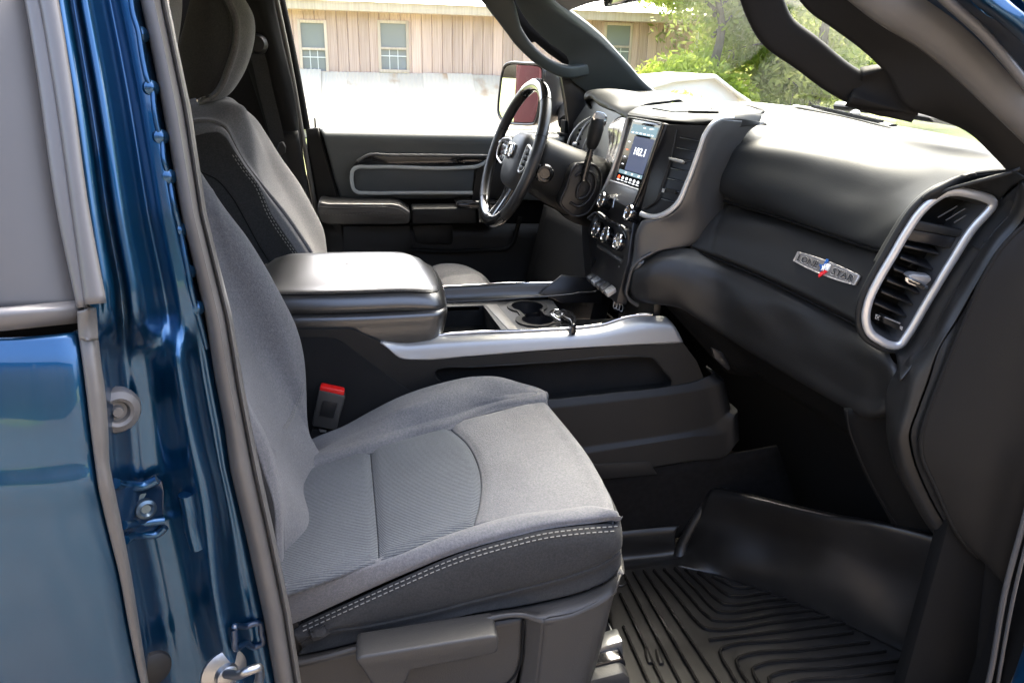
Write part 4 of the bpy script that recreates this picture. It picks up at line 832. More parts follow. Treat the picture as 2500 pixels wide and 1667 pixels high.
prism('state_white', S_([(.010, .46), (.075, .42), (.085, .05), (.078, -.18), (.010, -.14)]), -nrm * .004, enw, badge, .0005)
prism('state_red', S_([(.010, -.16), (.078, -.20), (.05, -.48), (.012, -.78), (-.006, -.98), (-.03, -.80), (-.012, -.42)]), -nrm * .004, enr, badge, .0005)
stp = [(.0 + (.034 if k % 2 == 0 else .014) * math.cos(math.pi / 2 + k * math.pi / 5), -.02 + (.34 if k % 2 == 0 else .14) * math.sin(math.pi / 2 + k * math.pi / 5)) for k in range(10)]
prism('star', [bp(u, v, .009) for u, v in stp], -nrm * .003, enw, badge, 0)
# outboard vent
vo = [(2306, 461), (2339, 456), (2372, 461), (2409, 471), (2430, 481), (2436, 497), (2429, 513), (2414, 530), (2393, 552), (2333, 642), (2270, 745), (2220, 828), (2207, 845), (2190, 853), (2170, 852), (2143, 840), (2116, 820), (2106, 800), (2103, 770), (2110, 735), (2135, 680), (2170, 620), (2205, 560), (2240, 510), (2275, 478)]
VY = lambda x, y: -.655 - .045 * (x - 2110) / 320.
VO = np.array([at(x, y, Y=VY(x, y)) for x, y in vo]); vc = VO.mean(0)
vn = np.zeros(3)
for i in range(len(VO)): vn += np.cross(VO[i] - vc, VO[(i + 1) % len(VO)] - vc)
vn /= np.linalg.norm(vn); vn = vn if vn @ (CAM - vc) > 0 else -vn
VOs = spline(VO, 120, closed=True); VIs = vc + (VOs - vc) * .93
_,Bv,_ = frames(VOs, True, vn); inw = Bv if ((vc - VOs) * Bv).sum() > 0 else -Bv
sweep('vent_bezel', VOs + inw * .008, .016, .012, M['bezel'], db, closed=True, n=150, ns=14, up=vn, label='silver bezel of the outboard vent')
vent = [o for o in db.children if o.name.startswith('vent_bezel')][0]
gmesh('vent_throat', np.array([VOs + inw * .014 + vn * .002, VOs + inw * .024 - vn * .022, VOs + inw * .026 - vn * .05]), M['cheek'], vent, 0, closed=True)
prism('vent_back', [p + d_ * .02 - vn * .05 for p, d_ in zip(VOs[::2], inw[::2])], -vn * .004, M['black'], vent, 0)
sweep('vent_surround', VOs - inw * .004 - vn * .005, .012, .010, M['pad'], db, closed=True, n=150, ns=10, up=vn)
pod_o = [(2160, 618, -.612), (2195, 563, -.632), (2230, 515, -.652), (2283, 469, -.687), (2349, 434, -.697), (2410, 420, -.72), (2470, 416, -.752), (2505, 436, -.775)]
pod_i = [(2150, 650), (2186, 588), (2222, 532), (2268, 484), (2320, 457), (2368, 460), (2412, 471), (2440, 492)]
PO = L(pod_o); PI = np.array([at(x, y, Y=VY(x, y)) - vn * .004 for x, y in pod_i])
patch('vent_pod', [PO + np.array([.012, 0, -.004]), PO, PO * .5 + PI * .5 - np.array([.003, 0, -.003]), PI, PI - vn * .02], M['pad'], db, 60, 24, .004)
pod2_o = [(2505, 436, -.775), (2500, 470, -.765), (2470, 520, -.745), (2430, 562, -.736), (2390, 612, -.73)]
pod2_i = [(2440, 492), (2438, 506), (2424, 524), (2404, 546), (2366, 598)]
PO = L(pod2_o); PI = np.array([at(x, y, Y=VY(x, y)) - vn * .004 for x, y in pod2_i])
patch('vent_pod', [PO, PO * .5 + PI * .5, PI, PI - vn * .02], M['pad'], db, 30, 14, .004)
PA = np.array([at(x, y, Y=VY(x, y)) - vn * .004 for x, y in ((2366, 598), (2336, 643), (2274, 745), (2226, 830), (2210, 850), (2186, 860))])
PB = L([(2424, 572, -.737), (2364, 662, -.730), (2310, 752, -.728), (2264, 838, -.726), (2228, 890, -.727), (2196, 930, -.728)])
patch('vent_pod', [PA - vn * .015, PA, PA * .5 + PB * .5 + vn * .003, PB, PB + np.array([.02, .01, 0])], M['skin'], db, 40, 16, .004)
def slat(name, l, r, dep, th, mat, off=0.008, parent=None, bev=.001, lift=(0, 0, 1)):
    a = at(l[0], l[1], Y=VY(*l) + .0) - vn * off; b = at(r[0], r[1], Y=VY(*r)) - vn * off
    t = np.cross(b - a, vn); t /= np.linalg.norm(t); t = t if t[2] > 0 else -t
    dv = -vn * dep + t * dep * .25
    return prism(name, [a + t * th / 2, b + t * th / 2, b - t * th / 2, a - t * th / 2], dv, mat, parent or vent, bev)
for l, r in (((2216, 606), (2302, 626)), ((2206, 634), (2286, 664)), ((2190, 662), (2270, 694)), ((2173, 690), (2252, 722)), ((2159, 718), (2236, 750)), ((2143, 746), (2220, 780))):
    slat('vent_slat', l, r, .03, .004, M['satin'], .012)
a = [(2233, 543), (2242, 539), (2352, 563), (2357, 567), (2345, 582), (2222, 561)]
prism('vent_crossbar', [at(x, y, Y=VY(x, y)) - vn * .004 for x, y in a], -vn * .012, M['pad'], vent, .003)
a = [(2222, 562), (2345, 583), (2330, 612), (2218, 590)]
prism('vent_crossbar', [at(x, y, Y=VY(x, y)) - vn * .008 for x, y in a], -vn * .01, M['satin'], vent, .003)
for x0, y0, x1, y1 in ((2304, 538, 2352, 510), (2324, 545, 2371, 516), (2344, 551, 2388, 523)):
    tube('vent_vane', [at(x0, y0, Y=VY(x0, y0)) - vn * .02, at(x1, y1, Y=VY(x1, y1)) - vn * .02], .0012, M['seal'], vent, n=4)
kn = [(2198, 668), (2205, 668), (2250, 688), (2254, 692), (2252, 701), (2246, 701), (2203, 683), (2198, 678)]
prism('vent_knob', [at(x, y, Y=VY(x, y)) + vn * .020 for x, y in kn], -vn * .004, M['chrome'], vent, .002)
kt = [(2212, 666), (2222, 663), (2262, 668), (2266, 678), (2252, 691), (2206, 671)]
prism('vent_knob_body', [at(x, y, Y=VY(x, y)) + vn * .014 for x, y in kt], -vn * .02, M['silver'], vent, .003)
prism('vent_knob_face', [at(x, y, Y=VY(x, y)) + vn * .0205 for x, y in ((2204, 673), (2243, 690), (2243, 697), (2205, 680))], -vn * .002, M['satin'], vent, 0)
kt = [(2157, 775), (2162, 773), (2199, 789), (2200, 795), (2197, 806), (2190, 806), (2158, 790)]
prism('vent_wheel', [at(x, y, Y=VY(x, y)) - vn * .002 for x, y in kt], -vn * .02, M['plastic'], vent, .003)
tube('vent_wheel_edge', [at(x, y, Y=VY(x, y)) - vn * .001 for x, y in ((2161, 775), (2198, 790))], .0014, M['silver'], vent, n=4)
for pts in ([(2142, 770), (2153, 774), (2149, 785), (2140, 781)], [(2200, 798), (2208, 801), (2206, 810), (2201, 806)]):
    prism('vent_icon', [at(x, y, Y=VY(x, y)) - vn * .006 for x, y in pts], -vn * .001, pmat('icon_grey', (.35, .34, .32), .5) if 'icon_grey' not in bpy.data.materials else bpy.data.materials['icon_grey'], vent, 0)
tube('vent_icon_mark', [at(x, y, Y=VY(x, y)) - vn * .005 for x, y in ((2146, 773), (2150, 778), (2147, 782), (2143, 777))], .0008, M['black'], vent, closed=True, n=14, ns=5)
# end of the dashboard
e1 = [(2495, 445, -.765), (2462, 528, -.742), (2422, 572, -.735), (2362, 662, -.728), (2308, 752, -.726), (2262, 838, -.724), (2225, 890, -.725), (2200, 985, -.73), (2181, 1071, -.735), (2189, 1121, -.735), (2233, 1221, -.735), (2289, 1311, -.735), (2339, 1364, -.735), (2376, 1378, -.735)]
e2_ = [(2540, 470, -.785), (2480, 560, -.765), (2436, 610, -.76), (2380, 700, -.757), (2335, 780, -.755), (2293, 844, -.755), (2262, 935, -.757), (2238, 1000, -.757), (2219, 1060, -.757), (2224, 1100, -.757), (2263, 1204, -.757), (2326, 1311, -.757), (2355, 1350, -.757), (2379, 1376, -.757)]
e3 = [(2560, 520, -.795), (2500, 549, -.785), (2449, 597, -.78), (2399, 675, -.778), (2362, 760, -.776), (2326, 844, -.775), (2299, 910, -.775), (2270, 985, -.775), (2246, 1062, -.775), (2247, 1107, -.775), (2276, 1177, -.775), (2349, 1321, -.775), (2370, 1345, -.775), (2386, 1358, -.775)]
e0 = L(e1) + np.array([-.012, .05, -.006])
cap_ = L(e1)
e0b = L([(2462, 440, -.73), (2446, 510, -.715), (2408, 556, -.708), (2346, 648, -.703), (2284, 750, -.70), (2230, 842, -.695), (2195, 868, -.69), (2150, 930, -.69), (2140, 1040, -.70), (2150, 1110, -.70), (2200, 1215, -.70), (2260, 1305, -.70), (2320, 1362, -.70), (2370, 1380, -.71)]) + np.array([.02, 0, 0])
G = grid([e0b, cap_, L(e1) * .5 + L(e2_) * .5 + np.array([-.004, -.003, 0]), L(e2_)], 120, 40); gmesh('end_moulding', G, M['skin'], db, .006)
G = grid([L(e2_) + np.array([.004, 0, 0]), L(e2_) * .5 + L(e3) * .5 + np.array([.006, .003, 0]), L(e3)], 120, 16); gmesh('end_groove', G, M['plastic'], db, .006); tube('end_ridge', L(e3) + np.array([0, -.002, 0]), .0035, M['pillar'], db, n=90)
M['end'] = pmat('end_panel_black', (.007, .0067, .0063), .65, spec=.25, bump=('voronoi', 420, .5, .00016), rvar=.05)
e4 = L([(2640, 470, -.80), (2620, 560, -.80), (2580, 700, -.80), (2560, 900, -.80), (2540, 1060, -.80), (2530, 1177, -.80), (2520, 1330, -.80), (2500, 1480, -.80)])
G = grid([L(e3) + np.array([0, -.002, 0]), spline(L(e3), 14) * .9 + spline(e4, 14) * .1 + np.array([0, -.006, 0]), e4], 100, 30); gmesh('end_panel', G, M['end'], db, .006)
# defroster grille strip and windscreen edge of the pad
sweep('defroster_grille', onmesh(grid(rows, 110, 90), [(1925, 262), (2000, 274), (2080, 292), (2160, 311)]) + np.array([.02, 0, .004]), .022, .006, M['satin'], db, n=30, ns=8)
for k in range(26):
    u = k / 25; p = at(1985 + 160 * u, 270 + 37 * u, Y=-.29 - .17 * u)
    if k == 0: dl = mk('defroster_fin', [p + np.array(v) * 1.0 for v in ((-.006, 0, .005), (.008, 0, .005), (.008, 0, .011), (-.006, 0, .011), (-.006, -.002, .005), (.008, -.002, .005), (.008, -.002, .011), (-.006, -.002, .011))], [(0, 1, 2, 3), (7, 6, 5, 4), (3, 2, 6, 7), (0, 3, 7, 4), (1, 5, 6, 2)], M['cheek'], db); p_0 = p
    else:
        c = dl.copy(); COL.objects.link(c); c.parent = db; c.location = tuple(p - p_0)
q = at(2066, 281, Y=-.36); lathe('light_sensor', q + np.array([.02, 0, 0]), q + np.array([.02, 0, .012]), [(0, .011), (.004, .011), (.009, .007), (.011, .0001)], M['silver'], db, ns=16)

# ------------------------------------------------ centre stack
# cheek panels either side and the flowing grey shoulder
ck0 = [(1754, 290, -.198), (1738, 305, -.200), (1716, 345, -.200), (1696, 410, -.195), (1672, 470, -.187), (1656, 505, -.180), (1632, 526, -.168), (1600, 536, -.152), (1572, 540, -.14), (1558, 560, -.135), (1546, 620, -.13), (1530, 690, -.125), (1524, 720, -.12)]
ck1 = [(1856, 300, -.165), (1815, 322, -.178), (1782, 350, -.185), (1752, 400, -.19), (1733, 445, -.19), (1728, 480, -.188), (1725, 520, -.182), (1712, 555, -.176), (1690, 590, -.17), (1660, 604, -.165), (1610, 614, -.158), (1568, 640, -.15), (1545, 690, -.142)]
ckm = [((a[0] + b[0]) / 2, (a[1] + b[1]) / 2, (a[2] + b[2]) / 2 - .008) for a, b in zip(ck0, ck1)]
ck2 = L(ck1) + np.array([.05, .02, 0]) * np.clip(np.arange(len(ck1)) / 3., .08, 1)[:, None]
gmesh('stack_cheek', grid([L(ck0) + np.array([.02, .03, 0]), L(ck0), L(ckm), L(ck1), ck2], 90, 50), M['cheek'], db, .006)
sweep('stack_trim', L([(1564, 521, -.118), (1574, 526, -.128), (1601, 529, -.150), (1627, 520, -.168), (1651, 500, -.181), (1677, 447, -.190), (1707, 367, -.198), (1722, 326, -.200), (1740, 302, -.200), (1757, 292, -.197), (1790, 288, -.19)]), [.013, .013, .011, .010, .009], .010, M['bezel'], db, n=90, ns=10, up=(-.6, -.8, .1))
sweep('stack_trim', L([(1590, 618, -.157), (1563, 634, -.152), (1546, 652, -.148), (1534, 690, -.142), (1529, 716, -.137), (1537, 732, -.135), (1557, 746, -.135)]), .009, .010, M['cheek'], db, n=50, ns=10, up=(-.6, -.8, .1))
# cap over the stack with a tray in it
cp0 = [(1531, 281, .125), (1575, 288, .02), (1611, 291, -.06), (1660, 297, -.12), (1711, 300, -.165), (1742, 294, -.195), (1800, 290, -.19), (1855, 298, -.165)]
cp1 = [(1534, 276, .135), (1580, 281, .03), (1620, 284, -.05), (1665, 288, -.11), (1715, 289, -.158), (1750, 284, -.185), (1805, 282, -.182), (1858, 290, -.16)]
cp2 = [(1556, 263, .14), (1610, 266, .06), (1660, 271, -.02), (1700, 275, -.07), (1745, 277, -.12), (1790, 276, -.15), (1825, 275, -.16), (1860, 279, -.15)]
cp3 = [(1595, 257, .145), (1680, 256, .09), (1720, 256, .03), (1760, 256, -.03), (1790, 257, -.07), (1815, 259, -.10), (1838, 264, -.13), (1862, 274, -.145)]
cp4 = [(1664, 250, .15), (1700, 249.5, .12), (1735, 249.5, .06), (1770, 250, .0), (1795, 251, -.04), (1818, 254, -.09), (1842, 261, -.13), (1866, 273, -.142)]
rows = [L(c) for c in (cp0, cp1, cp2, cp3, cp4)]; rows = [rows[0] + np.array([.03, .02, -.01])] + rows + [rows[-1] + np.array([.10, 0, 0]) * np.linspace(1, 0.02, len(rows[-1]))[:, None]]
Gc = grid(rows, 90, 60); gmesh('stack_cap', Gc, M['pad'], db, .006)
patch('stack_brow', [L(cp0) + np.array([.004, .0, 0]), L([(1537, 288, .118), (1580, 297, .02), (1618, 304, -.06), (1660, 312, -.12), (1700, 318, -.16), (1724, 322, -.192), (1790, 310, -.185), (1850, 302, -.165)]) + np.array([.02, 0, 0])], M['plastic'], db, 50, 10, .006)
tr_ = onmesh(Gc, [(1592, 264), (1682, 258), (1682, 272), (1646, 274)]) 
prism('cap_tray', [p + np.array([0, 0, .0015]) for p in tr_], (0, 0, -.006), pmat('tray_rubber', (.05, .065, .07), .6), db, .001)
prism('tray_lip', [p + np.array([0, 0, .003]) for p in onmesh(Gc, [(1682, 258), (1690, 266), (1755, 272), (1755, 275), (1680, 273), (1682, 266)])], (0, 0, -.006), M['satin'], db, .001)
for k in range(6):
    a, b = onmesh(Gc, [(1725 + 6 * k, 262 + k * .5), (1730 + 6 * k, 267 + k * .6)]); tube('cap_grille_fin', [a + np.array([0, 0, .002]), b + np.array([0, 0, .002])], .0014, M['seal'], db, n=3, ns=5)
# face plane of the stack: screen, bezel, silver plate, vents, knobs
def SF(x, y, d=0.0):
    """point on the tilted face of the stack, d metres proud of it"""
    n_ = FN; v = ray(x, y); t = ((F0 - CAM) @ n_) / (v @ n_); p = CAM + v * t; return p + n_ * d
pTL, pTR, pBL = at(1537, 288, Y=.115), at(1617, 303, Y=-.095), at(1494, 442, Y=.115)
FN = np.cross(pTR - pTL, pBL - pTL); FN /= np.linalg.norm(FN); FN = FN if FN[0] < 0 else -FN; F0 = pTL
prism('stack_face', [SF(*p, -.004) for p in ((1533, 286), (1620, 300), (1590, 395), (1566, 470), (1545, 520), (1528, 640), (1500, 740), (1440, 690), (1432, 560), (1466, 478))], -FN * .03, M['satin'], db, .003)
if False: yprism('stack_flank', [(1620, 303), (1724, 316), (1700, 385), (1668, 458), (1640, 505), (1600, 524), (1564, 518), (1562, 475)], -.105, .10, M['satin'], db, .004)
scr = prism('touch_screen', [SF(*p, .002) for p in ((1538, 289), (1618, 304), (1563, 466), (1493, 442))], -FN * .01, M['gloss'], db, .0015, label='touch screen showing radio 102.1')
AC = ((1547, 297), (1616, 308), (1563, 461), (1504, 441))
prism('screen_glass', [SF(*p, .003) for p in AC], -FN * .002, M['screen'], scr, 0)
def sp(u, v, d=.0036):
    a, b, c, e = [np.array(p, float) for p in AC]; p = (a * (1 - u) + b * u) * (1 - v) + (e * (1 - u) + c * u) * v; return SF(p[0], p[1], d)
prism('screen_panel', [sp(.05, .04), sp(.97, .04), sp(.97, .20), sp(.05, .20)], -FN * .0003, M['litdim'], scr, 0)
prism('screen_panel', [sp(.05, .80), sp(.97, .80), sp(.97, .86), sp(.05, .86)], -FN * .0003, M['litdim'], scr, 0)
prism('screen_panel', [sp(.24, .23), sp(.97, .23), sp(.97, .79), sp(.24, .79)], -FN * .0003, M['litnavy'], scr, 0)
text('screen_text', '102.1', sp(.40, .52, .004), sp(.80, .52, .004), sp(.40, .40, .004), M['lit'], scr, .0002)
for k, s in enumerate(('87', '99', '93', '102', '104', '106')):
    text('screen_text', s, sp(.10 + .14 * k, .185, .004), sp(.18 + .14 * k, .185, .004), sp(.10 + .14 * k, .165, .004), M['lit'], scr, .0001)
text('screen_text', '72', sp(.45, .09, .004), sp(.54, .09, .004), sp(.45, .07, .004), M['lit'], scr, .0001)
text('screen_text', '87°', sp(.68, .09, .004), sp(.84, .09, .004), sp(.68, .07, .004), M['lit'], scr, .0001)
for k, s in enumerate(('Radio', 'Media', 'Controls', 'Apps', 'Nav', 'Phone')):
    text('screen_text', s, sp(.07 + .155 * k, .975, .004), sp(.17 + .155 * k, .975, .004), sp(.07 + .155 * k, .955, .004), M['lit'], scr, .0001)
for u, v in ((.30, .83), (.55, .83), (.82, .83)): prism('screen_icon', [sp(u, v - .012, .004), sp(u + .05, v - .012, .004), sp(u + .05, v + .012, .004), sp(u, v + .012, .004)], -FN * .0001, M['lit'], scr, 0)
for k in range(6): tube('screen_icon', [sp(.115 + .155 * k + .03 * math.cos(a), .92 + .018 * math.sin(a), .004) for a in np.linspace(0, 6.28, 7)[:-1]], .0006, M['lit'] if k else M['litred'], scr, closed=True, n=12, ns=5)
for v in (.33, .46, .58, .70): prism('screen_icon', [sp(.08, v, .004), sp(.14, v, .004), sp(.14, v + .012, .004), sp(.08, v + .012, .004)], -FN * .0001, M['litred'] if v == .46 else M['lit'], scr, 0)
sweep('screen_edge', [SF(1536, 289, .004), SF(1522, 345, .004), SF(1493, 432, .004), SF(1474, 472, .004)], .008, .012, M['bezel'], db, n=20, ns=8, up=FN)
sweep('screen_edge', [SF(1622, 304, .003), SF(1592, 390, .003), SF(1566, 466, .003), SF(1548, 508, .003)], .010, .010, M['gloss'], db, n=20, ns=8, up=FN)
tube('screen_edge', [SF(1536, 287, .003), SF(1580, 295, .003), SF(1618, 302, .003)], .002, M['cheek'], db, n=12)
prism('control_plate', [SF(*p, .004) for p in ((1494, 443), (1564, 466), (1548, 512), (1530, 505), (1474, 474))], -FN * .012, M['silver'], db, .003)
tube('plate_lip', [SF(1494, 442, .005), SF(1564, 465, .005)], .0022, M['bezel'], db, n=6)
for x0, y0, x1, y1 in ((1494, 482, 1486, 503), (1504, 484, 1500, 508), (1494, 482, 1515, 490), (1488, 478, 1496, 481)):
    tube('button_gap', [SF(x0, y0, .0045), SF(x1, y1, .0045)], .0010, M['bezel'], db, n=3, ns=5)
# vent column right of the screen
v0_, v1_, v2_ = at(1624, 305, Y=-.098), at(1730, 312, Y=-.188), at(1572, 512, Y=-.12)
VN_ = np.cross(v1_ - v0_, v2_ - v0_); VN_ /= np.linalg.norm(VN_); VN_ = VN_ if VN_ @ (CAM - v0_) > 0 else -VN_
def SV(x, y, d=0.0):
    v = ray(x, y); t = ((v0_ - CAM) @ VN_) / (v @ VN_); return CAM + v * t + VN_ * d
prism('vent_housing', [SV(*p, -.004) for p in ((1619, 303), (1742, 306), (1712, 372), (1680, 450), (1653, 502), (1628, 522), (1600, 531), (1560, 522), (1590, 400))], -VN_ * .03, M['satin'], db, .002)
tube('vent_divider', [SV(1652, 318, .002), SV(1640, 380, .002), SV(1618, 450, .002), SV(1601, 492, .002), SV(1572, 510, .002)], .0026, M['plastic'], db, n=30)
for k in range(7):
    u = k / 6; a = SV(1660 - 45 * u, 335 + 150 * u, .001); b = SV(1714 - 62 * u, 345 + 150 * u, .001)
    t = np.cross(b - a, VN_); t /= np.linalg.norm(t); prism('stack_vent_slat', [a + t * .002, b + t * .002, b - t * .002, a - t * .002], -VN_ * .012, M['gloss'], db, .0006)
prism('stack_vent_knob', [SV(*p, .014) for p in ((1638, 386), (1668, 392), (1674, 396), (1672, 401), (1664, 400), (1640, 393))], -VN_ * .014, M['silver'], db, .002)
prism('stack_vent_wheel', [SV(*p, .006) for p in ((1630, 459), (1652, 466), (1650, 476), (1627, 469))], -VN_ * .008, M['plastic'], db, .001)
prism('stack_vent_icon', [SV(*p, .002) for p in ((1618, 460), (1624, 462), (1622, 471), (1616, 469))], -VN_ * .001, bpy.data.materials['icon_grey'], db, 0)
# knobs
kax = FN * .9 + np.array([0, 0, .12]); kax /= np.linalg.norm(kax)
def knob(x, y, Y, r, ln, ind=None):
    p = at(x, y, Y=Y); k = lathe('control_knob', p - kax * ln, p, [(0, r * 1.04), (ln * .25, r), (ln * .85, r * .97), (ln * .97, r * .93), (ln, r * .80), (ln - .003, r * .76), (ln - .003, .0005)], M['gloss'], db, ns=36)
    lathe('knob_ring', p - kax * .004, p, [(0, r * .985), (.002, r * 1.0), (.0048, r * .93), (.0052, r * .80), (.002, r * .78)], M['chrome'], k, ns=36)
    if ind: q = p + kax * .0005 + np.array([0, .3 * r * .8, -.5 * r]); lathe('knob_light', q - kax * .001, q + kax * .001, [(0, .0022), (.002, .0018)], M['litred'], k, ns=10)
knob(1466, 487, .10, .021, .030); knob(1532, 518, -.075, .021, .030)
knob(1453, 558, .085, .0235, .034, 1); knob(1476, 571, .02, .0235, .034, 1); knob(1506, 588, -.055, .0235, .034)
# rounded surround of the climate row and the switch bank
sweep('climate_surround', L([(1440, 535, .10), (1462, 520, .08), (1478, 532, .06), (1500, 545, .0), (1530, 565, -.07), (1535, 580, -.08)]), .010, .02, M['gloss'], db, n=40, ns=10, up=(-1, 0, 0))
prism('climate_panel', [at(*p) for p in ((1440, 538, .11), (1465, 524, .11), (1530, 562, -.09), (1538, 600, -.09), (1520, 634, -.09), (1456, 600, .11), (1440, 570, .11))], (.03, 0, 0), M['satin'], db, .003)
sweep('climate_trim', L([(1462, 600, .09), (1490, 618, .0), (1520, 640, -.09)]), .012, .012, M['cheek'], db, n=20, ns=8, up=(-1, 0, 0))
tube('climate_trim', L([(1500, 640, -.02), (1514, 652, -.08)]), .003, M['bezel'], db, n=6)
bnk = prism('switch_bank', [at(*p) for p in ((1448, 626, .10), (1470, 618, .10), (1520, 656, -.09), (1516, 700, -.09), (1490, 706, -.06), (1442, 660, .10))], (.04, 0, 0), M['gloss'], db, .003)
for k in range(5):
    u = k / 4; x, y, Y = 1450 + 44 * u, 662 + 32 * u, .088 - .165 * u
    p = at(x, y, Y=Y); d1_, d2_ = np.array([0, -.036, 0]), np.array([-.022, 0, -.014])
    prism('rocker_switch', [p, p + d1_ * .86, p + d1_ * .86 + d2_, p + d2_], (.004, 0, -.012), M['silver'] if k in (1, 4) else M['cheek'], bnk, .002)
for x, y in ((1480, 648), (1487, 652)): prism('switch_icon', [at(x, y, Y=.0), at(x + 4, y + 1, Y=.0), at(x + 4, y + 6, Y=.0), at(x, y + 5, Y=.0)], (.001, 0, 0), bpy.data.materials['icon_grey'], bnk, 0)
# instrument hood, cluster and driver's side fascia
h0 = [(1436, 262, .60), (1429, 244, .62), (1440, 234, .58), (1464, 247, .48), (1490, 258, .38), (1510, 266, .30), (1530, 281, .22), (1545, 300, .17)]
h1 = [(1432, 250, .62), (1430, 238, .62), (1446, 229, .58), (1476, 235, .48), (1506, 246, .38), (1530, 257, .30), (1545, 265, .22), (1556, 272, .17)]
h2 = [(1440, 234, .66), (1450, 226, .64), (1472, 222, .58), (1511, 225, .48), (1550, 233, .38), (1590, 241, .30), (1620, 247, .22), (1640, 251, .17)]
h3 = [(1520, 226, .70), (1540, 230, .66), (1570, 236, .58), (1600, 241, .48), (1625, 246, .38), (1645, 250, .30), (1660, 252, .22), (1670, 254, .17)]
rows = [L(h) for h in (h0, h1, h2, h3)]; rows = [rows[0] + np.array([.10, 0, -.012])] + rows + [rows[-1] + np.array([.15, 0, .0])]
gmesh('instrument_hood', grid(rows, 70, 50), M['pad'], db, .006)
prism('instrument_panel', [at(*p) for p in ((1400, 300, .78), (1440, 240, .62), (1560, 275, .16), (1500, 520, .16), (1440, 780, .16), (1330, 780, .78))], (.05, 0, 0), M['satin'], db, .003)
patch('lower_fascia', [L([(1300, 500, .70), (1400, 560, .40), (1450, 640, .16)]) + np.array([.04, 0, 0]), L([(1240, 700, .70), (1330, 720, .40), (1400, 760, .17)]) + np.array([.06, 0, 0])], M['black'], db, 12, 8, .01)
cl = [[(1506, 287), (1522, 284), (1537, 292)], [(1486, 310), (1508, 312), (1526, 325)], [(1486, 350), (1502, 352), (1514, 362)], [(1477, 394), (1486, 397), (1496, 398)]]
patch('cluster_glare', [L(c, (.30, .17)) for c in cl], pmat('cluster_glare_grey', (.42, .39, .38), .25, metal=.3, coat=.6), db, 20, 30, .004, label='instrument dial lens with its pale reflection put into the colour')  # light grey patch painted in for the glare on the cluster lens
for k in range(2):
    f = .3 + .3 * k; tube('cluster_glare_line', L([(c[0][0] * (1 - f) + c[2][0] * f, c[0][1] * (1 - f) + c[2][1] * f, .30 - .13 * f + .0005) for c in cl]), .0012, bpy.data.materials['cluster_glare_grey'], db, n=20, ns=6)
for pts, r in (([(1380, 372), (1398, 325), (1420, 300), (1442, 287)], .0035), ([(1397, 377), (1412, 340), (1432, 305), (1446, 292)], .0045), ([(1420, 383), (1425, 360), (1436, 335), (1446, 322)], .003)):
    tube('side_vent_arc', L(pts, .56), r, M['silver'], db, n=30)
for k in range(4): prism('side_vent_slat', L([(1402 + 3.5 * k, 352 - 12 * k), (1414 + 4 * k, 348 - 12 * k), (1415 + 4 * k, 354 - 12 * k), (1403 + 3.5 * k, 358 - 12 * k)], .565), (0, .004, 0), M['black'], db, 0)
q = at(1397, 354, Y=.55); lathe('side_vent_knob', q + np.array([.012, 0, 0]), q, [(0, .010), (.008, .009), (.011, .005), (.012, .0001)], M['silver'], db, ns=16)

# ================================================================== steering wheel and column
WC = np.array([.394, .34, 1.4996]); tilt, yaw = .3418, .0919
wn = np.array([-math.cos(tilt) * math.cos(yaw), -math.cos(tilt) * math.sin(yaw), math.sin(tilt)])
w1 = np.cross([0, 0, 1], wn); w1 /= np.linalg.norm(w1); w2 = np.cross(wn, w1)      # w1 sideways (+ = away from the door), w2 up
if w1[1] < 0: w1, w2 = -w1, np.cross(wn, -w1)
if w2[2] < 0: w2 = -w2
def wpt(r, deg, d=0.0):
    a = math.radians(deg); return WC + r * (math.cos(a) * w1 + math.sin(a) * w2) + wn * d
sw = thing('steering_wheel', 'black leather steering wheel with silver spoke trim and ram head emblem', 'steering wheel', tuple(WC))
RR = .2005
def arc(a0, a1, n, r=RR): return np.array([wpt(r, a) for a in np.linspace(a0, a1, n)])
sweep('rim', arc(0, 357, 120), .036, .031, M['leather'], sw, closed=True, n=160, ns=18, up=wn)
rim_g = pmat('rim_gloss', (.007, .007, .008), .16, coat=.6)
for a0, a1 in ((62, 128), (-128, -52)):
    sweep('rim_gloss', arc(a0, a1, 30), [.0374] * 3, [.0324] * 3, rim_g, sw, n=50, ns=18, up=wn)
for a in (18, 160, 62, 128, -52, -128):
    sweep('rim_seam', [wpt(RR + .0183 * math.cos(b), a, .0158 * math.sin(b)) for b in np.linspace(0, 2 * math.pi, 13)[:-1]], .0012, .0012, M['black'], sw, closed=True, n=30, ns=5, up=(0.2, .9, .3))
c = []
for a in np.linspace(-120, -150, 14): c.append(wpt(RR - .017, a, .006))
stitches('stitching', c, M['thread'], sw, .004, .005, .001, lift=wn * .001)
# hub pad
def hubring(r, d, sx=1, sy=1, n=40):
    P = []
    for k in range(n):
        a = 2 * math.pi * k / n; c_, s_ = math.cos(a), math.sin(a); e = .62
        P.append(WC + (np.sign(c_) * abs(c_) ** e * r * sx) * w1 + (np.sign(s_) * abs(s_) ** e * r * sy * (1 + (.10 if s_ < 0 else 0)) - .008) * w2 + wn * d)
    return np.array(P)
G = np.array([hubring(.074, -.07), hubring(.080, -.04), hubring(.078, -.018), hubring(.070, -.004), hubring(.056, .003), hubring(.036, .007), hubring(.015, .009), hubring(.001, .009)])
G = np.stack([spline(G[:, c], 30) for c in range(G.shape[1])], 1)
gmesh('hub_pad', G, pmat('hub_skin', (.045, .045, .044), .42, spec=.55, bump=('voronoi', 420, .5, .00016)), sw, 0, closed=True, angle=80)
